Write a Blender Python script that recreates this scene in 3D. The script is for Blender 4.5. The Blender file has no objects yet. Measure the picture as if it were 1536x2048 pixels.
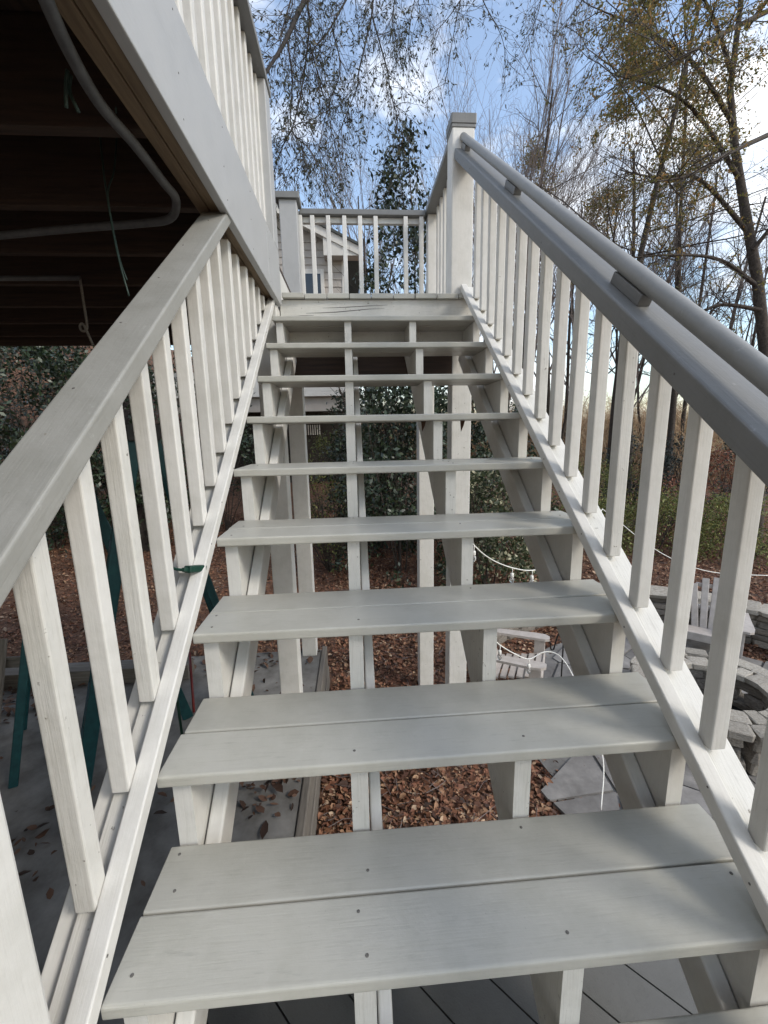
import bpy, math, random
import numpy as np
from mathutils import Vector, Matrix

SC = bpy.context.scene
COL = SC.collection
RNG = np.random.default_rng(7)
random.seed(7)

# ------------------------------------------------------------------ camera
CAM = Vector((-0.1907, -0.3030, 1.1279))
YAW, PIT, ROL, FPX = 0.0679, -0.1884, -0.0200, 844.47
FW = Vector((math.sin(YAW) * math.cos(PIT), math.cos(YAW) * math.cos(PIT), math.sin(PIT)))
RT0 = Vector((math.cos(YAW), -math.sin(YAW), 0))
UP0 = RT0.cross(FW)
RT = RT0 * math.cos(ROL) + UP0 * math.sin(ROL)
UP = -RT0 * math.sin(ROL) + UP0 * math.cos(ROL)
cd = bpy.data.cameras.new('camera')
cam = bpy.data.objects.new('camera', cd)
COL.objects.link(cam)
cam.matrix_world = Matrix(((RT.x, UP.x, -FW.x, CAM.x), (RT.y, UP.y, -FW.y, CAM.y), (RT.z, UP.z, -FW.z, CAM.z), (0, 0, 0, 1)))
cd.sensor_fit = 'HORIZONTAL'
cd.sensor_width = 36.0
cd.lens = 36.0 * FPX / 1536.0
cd.clip_start = 0.01
cd.clip_end = 2000
SC.camera = cam
SC.cycles.max_bounces = 4
SC.cycles.diffuse_bounces = 3
SC.cycles.glossy_bounces = 2
SC.cycles.transmission_bounces = 3

# ------------------------------------------------------------------ light
SUN_EL, SUN_AZ = math.radians(37), math.radians(122)   # azimuth measured clockwise from +y
world = bpy.data.worlds.new('World')
SC.world = world
world.use_nodes = True
wn, wl = world.node_tree.nodes, world.node_tree.links
wn.clear()
w_out = wn.new('ShaderNodeOutputWorld')
w_bg = wn.new('ShaderNodeBackground')
w_sky = wn.new('ShaderNodeTexSky')
w_sky.sky_type = 'NISHITA'
w_sky.sun_disc = False
w_sky.sun_elevation = SUN_EL
w_sky.sun_rotation = SUN_AZ
w_sky.air_density = 1.2
w_sky.dust_density = 0.8
w_sky.ozone_density = 1.6
w_tc = wn.new('ShaderNodeTexCoord')
w_map = wn.new('ShaderNodeMapping')
w_map.inputs['Scale'].default_value = (1.0, 1.0, 2.2)
w_map.inputs['Location'].default_value = (9.9, 4.4, 6.1)
w_noise = wn.new('ShaderNodeTexNoise')
w_noise.inputs['Scale'].default_value = 2.6
w_noise.inputs['Detail'].default_value = 7
w_noise.inputs['Roughness'].default_value = 0.58
w_ramp = wn.new('ShaderNodeValToRGB')
w_ramp.color_ramp.elements[0].position = 0.46
w_ramp.color_ramp.elements[0].color = (0.07, 0.07, 0.07, 1)   # thin high veil between the clouds
w_ramp.color_ramp.elements[1].position = 0.66
w_mix = wn.new('ShaderNodeMix')
w_mix.data_type = 'RGBA'
w_mix.inputs[7].default_value = (6.0, 6.1, 6.25, 1)        # sunlit cloud
wl.new(w_tc.outputs['Generated'], w_map.inputs['Vector'])
wl.new(w_map.outputs['Vector'], w_noise.inputs['Vector'])
wl.new(w_noise.outputs['Fac'], w_ramp.inputs['Fac'])
wl.new(w_ramp.outputs['Color'], w_mix.inputs[0])
wl.new(w_sky.outputs['Color'], w_mix.inputs[6])
wl.new(w_mix.outputs[2], w_bg.inputs['Color'])
wl.new(w_bg.outputs['Background'], w_out.inputs['Surface'])
w_bg.inputs['Strength'].default_value = 0.15

sd = bpy.data.lights.new('sun', 'SUN')
sd.energy = 1.08
sd.angle = math.radians(14)
sd.color = (1.0, 0.94, 0.84)
sun = bpy.data.objects.new('sun', sd)
COL.objects.link(sun)
sdir = Vector((math.sin(SUN_AZ) * math.cos(SUN_EL), math.cos(SUN_AZ) * math.cos(SUN_EL), math.sin(SUN_EL)))
sun.rotation_euler = sdir.to_track_quat('Z', 'Y').to_euler()
sun.location = sdir * 30

vs = SC.view_settings
vs.view_transform = 'Standard'
vs.look = 'None'
vs.gamma = 1.0
vs.exposure = 0.86
vs.use_curve_mapping = False

# ------------------------------------------------------------------ helpers
def px(x, y, w):
    """direction of a photo pixel at forward distance w"""
    return CAM + FW * w + RT * ((x - 768) / FPX * w) + UP * ((1024 - y) / FPX * w)

def pxplane(x, y, ax, v):
    d = FW + RT * ((x - 768) / FPX) + UP * ((1024 - y) / FPX)
    return CAM + d * ((v - CAM[ax]) / d[ax])

def newobj(name, data, parent=None, mat=None):
    o = bpy.data.objects.new(name, data)
    COL.objects.link(o)
    if mat is not None and data is not None and len(data.materials) == 0:
        data.materials.append(mat)
    if parent is not None:
        o.parent = parent
        o.matrix_parent_inverse = Matrix.Translation(parent.location).inverted()
    return o

def thing(name, label, cat, loc=(0, 0, 0), group=None):
    o = newobj(name, None)
    o.location = loc
    o.empty_display_size = 0.1
    tag(o, label, cat, group)
    return o

def tag(o, label=None, cat=None, group=None, kind=None):
    if label: o['label'] = label
    if cat: o['category'] = cat
    if group: o['group'] = group
    if kind: o['kind'] = kind
    return o

def meshdata(name, V, F, smooth=False):
    m = bpy.data.meshes.new(name)
    m.from_pydata([tuple(v) for v in V], [], [tuple(f) for f in F])
    if smooth:
        m.polygons.foreach_set('use_smooth', [True] * len(m.polygons))
    m.update()
    return m

def fastmesh(name, V, F, smooth=False):
    """V (n,3), F (m,k) arrays"""
    V = np.asarray(V, np.float32); F = np.asarray(F, np.int32)
    m = bpy.data.meshes.new(name)
    m.vertices.add(len(V)); m.vertices.foreach_set('co', V.ravel())
    k = F.shape[1]
    m.loops.add(F.size); m.loops.foreach_set('vertex_index', F.ravel())
    m.polygons.add(len(F))
    m.polygons.foreach_set('loop_start', np.arange(0, F.size, k, dtype=np.int32))
    m.polygons.foreach_set('loop_total', np.full(len(F), k, np.int32))
    if smooth:
        m.polygons.foreach_set('use_smooth', np.ones(len(F), bool))
    m.update(calc_edges=True)
    return m

def profile(w, h, r, seg=2):
    pts = []
    for cx, cy, a0 in ((w / 2 - r, h / 2 - r, 0), (-w / 2 + r, h / 2 - r, 90), (-w / 2 + r, -h / 2 + r, 180), (w / 2 - r, -h / 2 + r, 270)):
        for i in range(seg + 1):
            a = math.radians(a0 + 90 * i / seg)
            pts.append((cx + r * math.cos(a), cy + r * math.sin(a)))
    return pts

_bars = {}
def bar_mesh(w, h, L, r=0.003, seg=2):
    """lumber: rounded w(x) by h(y) section, length L along local z, with softened ends"""
    key = (round(w, 4), round(h, 4), round(L, 4), round(r, 4), seg)
    if key in _bars: return _bars[key]
    P = profile(w, h, r, seg); n = len(P); e = min(r, 0.002)
    Q = profile(w - 2 * e, h - 2 * e, max(r - e, 0.0005), seg)
    V = [(a, b, 0) for a, b in Q] + [(a, b, e) for a, b in P] + [(a, b, L - e) for a, b in P] + [(a, b, L) for a, b in Q]
    F = [tuple(range(n - 1, -1, -1)), tuple(range(3 * n, 4 * n))]
    for k in range(3):
        for i in range(n):
            j = (i + 1) % n
            F.append((k * n + i, k * n + j, (k + 1) * n + j, (k + 1) * n + i))
    m = meshdata('lumber', V, F)
    _bars[key] = m
    return m

_matmesh = {}
def with_mat(m, mat):
    key = (m.name, mat.name)
    if len(m.materials) == 0:
        m.materials.append(mat); _matmesh[key] = m; return m
    if m.materials[0] == mat: return m
    if key not in _matmesh:
        c = m.copy(); c.materials.clear(); c.materials.append(mat); _matmesh[key] = c
    return _matmesh[key]

def bar(name, p0, p1, w, h, mat, parent, wdir=(1, 0, 0), r=0.003, seg=2, L=None):
    """bar from p0 to p1; w measured along wdir, h along the remaining axis"""
    p0, p1 = Vector(p0), Vector(p1)
    z = (p1 - p0); ln = z.length; z.normalize()
    x = Vector(wdir); x = (x - z * x.dot(z)).normalized()
    y = z.cross(x)
    m = with_mat(bar_mesh(w, h, ln, r, seg), mat)
    o = newobj(name, m, parent)
    o.matrix_basis = Matrix(((x.x, y.x, z.x, p0.x), (x.y, y.y, z.y, p0.y), (x.z, y.z, z.z, p0.z), (0, 0, 0, 1)))
    return o

def box(name, x0, x1, y0, y1, z0, z1, mat, parent, r=0.003, along='z'):
    c = Vector(((x0 + x1) / 2, (y0 + y1) / 2, (z0 + z1) / 2))
    if along == 'z':
        return bar(name, (c.x, c.y, z0), (c.x, c.y, z1), x1 - x0, y1 - y0, mat, parent, (1, 0, 0), r)
    if along == 'x':
        return bar(name, (x0, c.y, c.z), (x1, c.y, c.z), y1 - y0, z1 - z0, mat, parent, (0, 1, 0), r)
    return bar(name, (c.x, y0, c.z), (c.x, y1, c.z), x1 - x0, z1 - z0, mat, parent, (1, 0, 0), r)

def tube_arrays(P0, P1, R0, R1, sides):
    P0, P1 = np.asarray(P0, float), np.asarray(P1, float)
    R0, R1 = np.asarray(R0, float), np.asarray(R1, float)
    d = P1 - P0
    d /= np.maximum(np.linalg.norm(d, axis=1, keepdims=True), 1e-9)
    ref = np.where(np.abs(d[:, 2:3]) > 0.9, np.array([[1., 0, 0]]), np.array([[0., 0, 1]]))
    a = np.cross(d, ref); a /= np.linalg.norm(a, axis=1, keepdims=True)
    b = np.cross(d, a)
    n = len(P0); ang = np.arange(sides) * 2 * np.pi / sides
    V = np.empty((n, 2 * sides, 3))
    for i, t in enumerate(ang):
        o = a * math.cos(t) + b * math.sin(t)
        V[:, i] = P0 + o * R0[:, None]
        V[:, sides + i] = P1 + o * R1[:, None]
    base = (np.arange(n) * 2 * sides)[:, None]
    F = []
    for i in range(sides):
        j = (i + 1) % sides
        F.append(base + np.array([[i, j, sides + j, sides + i]]))
    return V.reshape(-1, 3), np.stack(F, 1).reshape(-1, 4)

def polytube(name, pts, r, mat, parent, sides=8, smooth=True, taper=None):
    """continuous tube through points"""
    pts = [Vector(p) for p in pts]
    n = len(pts); V = []; F = []
    prev = None
    for i, p in enumerate(pts):
        t = (pts[min(i + 1, n - 1)] - pts[max(i - 1, 0)]).normalized()
        if prev is None:
            a = t.cross(Vector((0, 0, 1)) if abs(t.z) < 0.9 else Vector((1, 0, 0))).normalized()
        else:
            a = (prev - t * prev.dot(t)).normalized()
        prev = a; b = t.cross(a)
        rr = r if taper is None else r + (taper - r) * i / (n - 1)
        for k in range(sides):
            g = 2 * math.pi * k / sides
            V.append(p + a * (rr * math.cos(g)) + b * (rr * math.sin(g)))
    for i in range(n - 1):
        for k in range(sides):
            j = (k + 1) % sides
            F.append((i * sides + k, i * sides + j, (i + 1) * sides + j, (i + 1) * sides + k))
    F.append(tuple(range(sides - 1, -1, -1))); F.append(tuple((n - 1) * sides + k for k in range(sides)))
    m = meshdata(name, V, F, smooth)
    return newobj(name, m, parent, mat)

def smooth_path(pts, n=8):
    """Catmull-Rom"""
    P = [Vector(p) for p in pts]; P = [P[0] * 2 - P[1]] + P + [P[-1] * 2 - P[-2]]
    out = []
    for i in range(1, len(P) - 2):
        for k in range(n):
            t = k / n
            a, b, c, d = P[i - 1], P[i], P[i + 1], P[i + 2]
            out.append(0.5 * ((2 * b) + (c - a) * t + (2 * a - 5 * b + 4 * c - d) * t * t + (3 * b - a - 3 * c + d) * t ** 3))
    out.append(P[-2])
    return out

def prism(name, poly, ax, lo, hi, mat, parent):
    """extrude a 2-D polygon along axis ax (0: poly is y,z / 2: poly is x,y)"""
    n = len(poly)
    def v(p, t): return (t, p[0], p[1]) if ax == 0 else ((p[0], t, p[1]) if ax == 1 else (p[0], p[1], t))
    V = [v(p, lo) for p in poly] + [v(p, hi) for p in poly]
    F = [tuple(range(n - 1, -1, -1)), tuple(range(n, 2 * n))] + [(i, (i + 1) % n, n + (i + 1) % n, n + i) for i in range(n)]
    m = meshdata(name, V, F)
    import bmesh
    bm = bmesh.new(); bm.from_mesh(m); bmesh.ops.recalc_face_normals(bm, faces=bm.faces); bm.to_mesh(m); bm.free()
    return newobj(name, m, parent, mat)

# ------------------------------------------------------------------ materials
def mat_base(name):
    m = bpy.data.materials.new(name); m.use_nodes = True
    nt = m.node_tree; b = nt.nodes['Principled BSDF']
    return m, nt, b

def N(nt, kind, **kw):
    n = nt.nodes.new(kind)
    for k, v in kw.items():
        if hasattr(n, k): setattr(n, k, v)
        else: n.inputs[k].default_value = v
    return n

def ramp(nt, fac, stops):
    r = nt.nodes.new('ShaderNodeValToRGB')
    e = r.color_ramp.elements
    while len(e) < len(stops): e.new(0.5)
    for q, (p, c) in zip(e, stops):
        q.position = p; q.color = (*c, 1)
    nt.links.new(fac, r.inputs['Fac'])
    return r.outputs['Color']

def mixc(nt, f, a, b, mode='MIX'):
    m = nt.nodes.new('ShaderNodeMix'); m.data_type = 'RGBA'; m.blend_type = mode
    for s, i in ((f, 0), (a, 6), (b, 7)):
        if isinstance(s, (int, float)): m.inputs[i].default_value = s
        elif isinstance(s, tuple): m.inputs[i].default_value = (*s, 1)
        else: nt.links.new(s, m.inputs[i])
    return m.outputs[2]

def painted_wood(name, col, rough=0.5, grain=0.25, dirt=0.12, dirtcol=(0.25, 0.24, 0.21), chips=0.0, spec=0.4, mot=0.1, wear=0.0):
    """brushed paint over sawn lumber: grain runs along local z"""
    m, nt, b = mat_base(name); L = nt.links
    tc = N(nt, 'ShaderNodeTexCoord'); oi = N(nt, 'ShaderNodeObjectInfo')
    off = N(nt, 'ShaderNodeVectorMath', operation='SCALE'); off.inputs[0].default_value = (7.1, 3.3, 5.7)
    L.new(oi.outputs['Random'], off.inputs['Scale'])
    add = N(nt, 'ShaderNodeVectorMath', operation='ADD')
    L.new(tc.outputs['Object'], add.inputs[0]); L.new(off.outputs[0], add.inputs[1])
    mp = N(nt, 'ShaderNodeMapping'); mp.inputs['Scale'].default_value = (1, 1, 0.045)
    L.new(add.outputs[0], mp.inputs['Vector'])
    g = N(nt, 'ShaderNodeTexNoise', Scale=210.0, Detail=4.0, Roughness=0.6); L.new(mp.outputs[0], g.inputs['Vector'])
    g2 = N(nt, 'ShaderNodeTexNoise', Scale=9.0, Detail=5.0, Roughness=0.65); L.new(add.outputs[0], g2.inputs['Vector'])
    g3 = N(nt, 'ShaderNodeTexNoise', Scale=55.0, Detail=3.0, Roughness=0.6); L.new(add.outputs[0], g3.inputs['Vector'])
    v = N(nt, 'ShaderNodeMapRange'); v.inputs['To Min'].default_value = 0.94; v.inputs['To Max'].default_value = 1.05
    L.new(oi.outputs['Random'], v.inputs['Value'])
    base = mixc(nt, 1.0, col, v.outputs[0], 'MULTIPLY')
    mott = ramp(nt, g2.outputs['Fac'], [(0.35, (1 - mot, 1 - mot, 1 - mot * 1.15)), (0.62, (1.03, 1.03, 1.03))])
    base = mixc(nt, 1.0, base, mott, 'MULTIPLY')
    dm = ramp(nt, g2.outputs['Fac'], [(0.56, (0, 0, 0)), (0.78, (1, 1, 1))])
    dd = N(nt, 'ShaderNodeMath', operation='MULTIPLY'); L.new(dm, dd.inputs[0]); dd.inputs[1].default_value = dirt * 2
    base = mixc(nt, dd.outputs[0], base, dirtcol)
    gm = ramp(nt, g.outputs['Fac'], [(0.28, (0.80, 0.79, 0.77)), (0.45, (1, 1, 1))])
    base = mixc(nt, min(1.0, grain * 1.6), base, mixc(nt, 1.0, base, gm, 'MULTIPLY'))
    if chips > 0:
        cm = ramp(nt, g3.outputs['Fac'], [(0.70 - chips * 0.1, (0, 0, 0)), (0.73, (1, 1, 1))])
        base = mixc(nt, cm, base, (0.20, 0.18, 0.15))
    if wear > 0:
        s1 = N(nt, 'ShaderNodeTexNoise', Scale=26.0, Detail=9.0, Roughness=0.8); L.new(add.outputs[0], s1.inputs['Vector'])
        mq = N(nt, 'ShaderNodeMapping'); mq.inputs['Scale'].default_value = (1, 1, 0.16); L.new(add.outputs[0], mq.inputs['Vector'])
        s2 = N(nt, 'ShaderNodeTexNoise', Scale=70.0, Detail=6.0, Roughness=0.7); L.new(mq.outputs[0], s2.inputs['Vector'])
        vo = N(nt, 'ShaderNodeTexVoronoi', Scale=42.0); L.new(add.outputs[0], vo.inputs['Vector'])
        sc = ramp(nt, s1.outputs['Fac'], [(0.60, (0, 0, 0)), (0.70, (wear, wear, wear))])
        base = mixc(nt, sc, base, (0.60, 0.595, 0.57))
        sc2 = ramp(nt, s2.outputs['Fac'], [(0.30, (wear, wear, wear)), (0.40, (0, 0, 0))])
        base = mixc(nt, sc2, base, (0.17, 0.165, 0.15))
        sp = ramp(nt, vo.outputs['Distance'], [(0.035, (wear, wear, wear)), (0.06, (0, 0, 0))])
        base = mixc(nt, sp, base, (0.10, 0.095, 0.085))
    L.new(base, b.inputs['Base Color'])
    rr = N(nt, 'ShaderNodeMapRange'); rr.inputs['To Min'].default_value = rough - 0.1; rr.inputs['To Max'].default_value = rough + 0.14
    L.new(g2.outputs['Fac'], rr.inputs['Value']); L.new(rr.outputs[0], b.inputs['Roughness'])
    b.inputs['Specular IOR Level'].default_value = spec
    bp = N(nt, 'ShaderNodeBump', Strength=grain, Distance=0.002); L.new(g.outputs['Fac'], bp.inputs['Height'])
    bp2 = N(nt, 'ShaderNodeBump', Strength=0.16, Distance=0.004); L.new(g3.outputs['Fac'], bp2.inputs['Height'])
    L.new(bp.outputs[0], bp2.inputs['Normal']); L.new(bp2.outputs[0], b.inputs['Normal'])
    return m

def raw_wood(name, c0, c1, rough=0.75, scale=60):
    m, nt, b = mat_base(name); L = nt.links
    tc = N(nt, 'ShaderNodeTexCoord'); oi = N(nt, 'ShaderNodeObjectInfo')
    off = N(nt, 'ShaderNodeVectorMath', operation='SCALE'); off.inputs[0].default_value = (3.1, 9.3, 4.7)
    L.new(oi.outputs['Random'], off.inputs['Scale'])
    add = N(nt, 'ShaderNodeVectorMath', operation='ADD'); L.new(tc.outputs['Object'], add.inputs[0]); L.new(off.outputs[0], add.inputs[1])
    mp = N(nt, 'ShaderNodeMapping'); mp.inputs['Scale'].default_value = (1, 1, 0.06); L.new(add.outputs[0], mp.inputs['Vector'])
    g = N(nt, 'ShaderNodeTexNoise', Scale=float(scale), Detail=6.0, Roughness=0.65); L.new(mp.outputs[0], g.inputs['Vector'])
    L.new(ramp(nt, g.outputs['Fac'], [(0.3, c0), (0.7, c1)]), b.inputs['Base Color'])
    b.inputs['Roughness'].default_value = rough
    bp = N(nt, 'ShaderNodeBump', Strength=0.4, Distance=0.003); L.new(g.outputs['Fac'], bp.inputs['Height']); L.new(bp.outputs[0], b.inputs['Normal'])
    return m

def noisy(name, stops, scale=8, detail=8, rough=0.8, bump=0.4, bdist=0.01, coord='Object', rand=0.0, spec=0.3, metal=0.0):
    m, nt, b = mat_base(name); L = nt.links
    tc = N(nt, 'ShaderNodeTexCoord'); oi = N(nt, 'ShaderNodeObjectInfo')
    vec = tc.outputs[coord]
    if coord == 'Object':
        off = N(nt, 'ShaderNodeVectorMath', operation='SCALE'); off.inputs[0].default_value = (13.1, 9.3, 4.7)
        L.new(oi.outputs['Random'], off.inputs['Scale'])
        add = N(nt, 'ShaderNodeVectorMath', operation='ADD'); L.new(vec, add.inputs[0]); L.new(off.outputs[0], add.inputs[1]); vec = add.outputs[0]
    g = N(nt, 'ShaderNodeTexNoise', Scale=float(scale), Detail=float(detail), Roughness=0.62); L.new(vec, g.inputs['Vector'])
    c = ramp(nt, g.outputs['Fac'], stops)
    if rand > 0:
        v = N(nt, 'ShaderNodeMapRange'); v.inputs['To Min'].default_value = 1 - rand; v.inputs['To Max'].default_value = 1 + rand
        L.new(oi.outputs['Random'], v.inputs['Value']); c = mixc(nt, 1.0, c, v.outputs[0], 'MULTIPLY')
    L.new(c, b.inputs['Base Color'])
    b.inputs['Roughness'].default_value = rough; b.inputs['Specular IOR Level'].default_value = spec; b.inputs['Metallic'].default_value = metal
    if bump > 0:
        bp = N(nt, 'ShaderNodeBump', Strength=bump, Distance=bdist); L.new(g.outputs['Fac'], bp.inputs['Height']); L.new(bp.outputs[0], b.inputs['Normal'])
    return m

def leafmat(name, stops, rough=0.55, trans=0.3, spec=0.3):
    m, nt, b = mat_base(name); L = nt.links
    ge = N(nt, 'ShaderNodeNewGeometry')
    c = ramp(nt, ge.outputs['Random Per Island'], stops)
    L.new(c, b.inputs['Base Color']); b.inputs['Roughness'].default_value = rough; b.inputs['Specular IOR Level'].default_value = spec
    if trans > 0:
        t = N(nt, 'ShaderNodeBsdfTranslucent'); L.new(c, t.inputs['Color'])
        mx = N(nt, 'ShaderNodeMixShader'); mx.inputs[0].default_value = trans
        L.new(b.outputs[0], mx.inputs[1]); L.new(t.outputs[0], mx.inputs[2])
        L.new(mx.outputs[0], nt.nodes['Material Output'].inputs['Surface'])
    return m

M = {}
M['white'] = painted_wood('white_paint', (0.655, 0.638, 0.598), 0.48, 0.24, 0.07, chips=0.0, wear=0.06)
M['white_worn'] = painted_wood('worn_white_paint', (0.63, 0.614, 0.57), 0.52, 0.5, 0.16, (0.36, 0.34, 0.30), chips=0.22, wear=0.16)
M['grey'] = painted_wood('grey_deck_paint', (0.445, 0.433, 0.385), 0.32, 0.26, 0.08, (0.2, 0.195, 0.18), wear=0.2, mot=0.08)
M['grey_rail'] = painted_wood('grey_rail_paint', (0.19, 0.189, 0.183), 0.44, 0.3, 0.1, (0.17, 0.165, 0.15), chips=0.05, wear=0.22)
M['grey_cap'] = painted_wood('pale_grey_cap_paint', (0.29, 0.283, 0.258), 0.46, 0.24, 0.1, (0.24, 0.23, 0.2), chips=0.05, wear=0.3)
M['hand'] = painted_wood('handrail_paint', (0.265, 0.264, 0.254), 0.42, 0.12, 0.06, (0.2, 0.195, 0.18), wear=0.3)
M['fascia'] = painted_wood('smooth_white_paint', (0.395, 0.395, 0.39), 0.42, 0.14, 0.05, mot=0.04, wear=0.12)
M['floor_grey'] = painted_wood('dark_floor_paint', (0.15, 0.147, 0.137), 0.55, 0.3, 0.2, (0.1, 0.09, 0.08))
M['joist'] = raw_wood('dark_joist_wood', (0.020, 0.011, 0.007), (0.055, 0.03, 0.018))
M['tan'] = raw_wood('tan_timber', (0.11, 0.075, 0.045), (0.24, 0.17, 0.10))
M['old_board'] = raw_wood('weathered_board', (0.07, 0.06, 0.05), (0.18, 0.16, 0.135))
M['pvc'] = noisy('grey_conduit', [(0.3, (0.07, 0.072, 0.075)), (0.7, (0.11, 0.112, 0.115))], 20, 3, 0.5, 0.05)
M['green_wire'] = noisy('green_wire', [(0.3, (0.02, 0.04, 0.033)), (0.7, (0.045, 0.07, 0.06))], 30, 3, 0.5, 0)
M['plug'] = noisy('green_plug_vinyl', [(0.3, (0.008, 0.035, 0.024)), (0.7, (0.012, 0.05, 0.034))], 60, 3, 0.45, 0.05)
M['metal'] = noisy('bright_metal', [(0.3, (0.5, 0.5, 0.48)), (0.7, (0.65, 0.64, 0.62))], 60, 3, 0.3, 0, metal=1.0)
M['screw'] = noisy('dull_screw', [(0.3, (0.09, 0.085, 0.078)), (0.7, (0.19, 0.18, 0.165))], 200, 3, 0.6, 0)
M['rope'] = noisy('grey_rope', [(0.3, (0.12, 0.11, 0.10)), (0.7, (0.22, 0.2, 0.18))], 150, 3, 0.9, 0.3, 0.002)
M['concrete'] = noisy('concrete', [(0.25, (0.08, 0.073, 0.065)), (0.5, (0.16, 0.153, 0.142)), (0.75, (0.25, 0.24, 0.225))], 5, 14, 0.85, 0.25, 0.01)
M['teal'] = noisy('teal_fibreglass', [(0.3, (0.003, 0.026, 0.030)), (0.7, (0.006, 0.045, 0.048))], 25, 4, 0.5, 0.1, 0.003)
M['black'] = noisy('black_plastic', [(0.3, (0.008, 0.008, 0.008)), (0.7, (0.018, 0.018, 0.018))], 40, 3, 0.5, 0.1, 0.002)
M['red'] = noisy('dark_red_steel', [(0.3, (0.09, 0.012, 0.01)), (0.7, (0.16, 0.02, 0.018))], 40, 3, 0.4, 0)
M['chair'] = noisy('chair_resin', [(0.3, (0.37, 0.325, 0.285)), (0.7, (0.49, 0.44, 0.395))], 14, 6, 0.55, 0.08, 0.003)
M['cable_white'] = noisy('white_cable', [(0.3, (0.72, 0.70, 0.64)), (0.7, (0.82, 0.80, 0.74))], 40, 2, 0.45, 0)
M['stone'] = noisy('wall_stone', [(0.2, (0.10, 0.085, 0.068)), (0.5, (0.22, 0.19, 0.155)), (0.8, (0.34, 0.31, 0.265))], 9, 8, 0.85, 0.6, 0.02, rand=0.3)
M['capstone'] = noisy('cap_stone', [(0.2, (0.17, 0.145, 0.115)), (0.5, (0.33, 0.295, 0.245)), (0.8, (0.47, 0.44, 0.38))], 11, 8, 0.85, 0.5, 0.015, rand=0.22)
M['flag'] = noisy('flagstone', [(0.2, (0.11, 0.10, 0.09)), (0.5, (0.20, 0.188, 0.175)), (0.8, (0.31, 0.29, 0.265))], 6, 9, 0.8, 0.5, 0.015, rand=0.3)
M['soil'] = noisy('leafy_soil', [(0.25, (0.05, 0.028, 0.018)), (0.5, (0.13, 0.068, 0.042)), (0.75, (0.22, 0.125, 0.08))], 9, 12, 0.95, 0.9, 0.05, coord='Object')
M['litter'] = leafmat('fallen_leaf', [(0.0, (0.035, 0.022, 0.017)), (0.25, (0.11, 0.048, 0.028)), (0.5, (0.20, 0.083, 0.046)), (0.75, (0.25, 0.125, 0.07)), (0.92, (0.33, 0.20, 0.115)), (1.0, (0.44, 0.33, 0.23))], 0.7, 0.0)
M['litter_dark'] = leafmat('dark_fallen_leaf', [(0.0, (0.025, 0.015, 0.01)), (0.5, (0.07, 0.035, 0.022)), (1.0, (0.13, 0.075, 0.05))], 0.7, 0.0)  # darker leaf browns for the slab leaves and the hanging leaves
M['bark'] = noisy('dark_bark', [(0.3, (0.030, 0.023, 0.018)), (0.7, (0.085, 0.068, 0.055))], 25, 8, 0.9, 0.7, 0.02)
M['bark_black'] = noisy('near_black_bark', [(0.3, (0.014, 0.011, 0.010)), (0.7, (0.04, 0.033, 0.028))], 25, 8, 0.8, 0.6, 0.01)  # near-black bark tone for the overhanging oak
M['twig'] = noisy('grey_twig', [(0.3, (0.12, 0.098, 0.09)), (0.7, (0.25, 0.21, 0.195))], 15, 4, 0.9, 0)
M['twig_dark'] = noisy('dark_twig', [(0.3, (0.035, 0.028, 0.024)), (0.7, (0.09, 0.074, 0.063))], 15, 4, 0.9, 0)
M['brush'] = leafmat('tan_brush', [(0.0, (0.10, 0.07, 0.05)), (0.3, (0.28, 0.165, 0.09)), (0.6, (0.42, 0.28, 0.16)), (0.85, (0.50, 0.38, 0.26)), (1.0, (0.30, 0.29, 0.15))], 0.95, 0.0)
M['oakleaf'] = leafmat('small_oak_leaf', [(0.0, (0.030, 0.040, 0.026)), (0.5, (0.055, 0.06, 0.036)), (0.85, (0.085, 0.075, 0.042)), (1.0, (0.12, 0.09, 0.05))], 0.5, 0.3)
M['oliveleaf'] = leafmat('olive_leaf', [(0.0, (0.07, 0.078, 0.024)), (0.4, (0.16, 0.145, 0.045)), (0.75, (0.28, 0.20, 0.07)), (1.0, (0.36, 0.19, 0.07))], 0.55, 0.55)
M['darkleaf'] = leafmat('dark_evergreen_leaf', [(0.0, (0.010, 0.020, 0.010)), (0.6, (0.025, 0.042, 0.020)), (0.9, (0.045, 0.065, 0.030)), (1.0, (0.08, 0.09, 0.05))], 0.38, 0.0, 0.5)
M['greenleaf'] = leafmat('azalea_leaf', [(0.0, (0.055, 0.068, 0.02)), (0.5, (0.13, 0.15, 0.042)), (1.0, (0.26, 0.25, 0.08))], 0.5, 0.25)
M['redleaf'] = leafmat('red_shrub_leaf', [(0.0, (0.12, 0.05, 0.03)), (0.5, (0.24, 0.09, 0.055)), (1.0, (0.36, 0.19, 0.12))], 0.6, 0.3)
M['blueleaf'] = leafmat('bluish_shrub_leaf', [(0.0, (0.014, 0.021, 0.019)), (0.6, (0.032, 0.042, 0.038)), (1.0, (0.06, 0.07, 0.06))], 0.5, 0.15)
M['spotleaf'] = leafmat('variegated_leaf', [(0.0, (0.03, 0.042, 0.018)), (0.6, (0.055, 0.07, 0.03)), (0.78, (0.08, 0.09, 0.04)), (0.82, (0.36, 0.33, 0.20)), (1.0, (0.44, 0.41, 0.28))], 0.5, 0.2)
M['siding'] = noisy('beige_siding', [(0.3, (0.40, 0.36, 0.32)), (0.7, (0.47, 0.425, 0.38))], 4, 5, 0.7, 0.1, 0.003)
M['trim'] = noisy('cream_trim', [(0.3, (0.60, 0.57, 0.52)), (0.7, (0.68, 0.65, 0.60))], 5, 4, 0.6, 0.05, 0.003)
M['shingle'] = noisy('roof_shingle', [(0.3, (0.05, 0.055, 0.052)), (0.7, (0.10, 0.105, 0.10))], 25, 6, 0.9, 0.5, 0.01)
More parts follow.
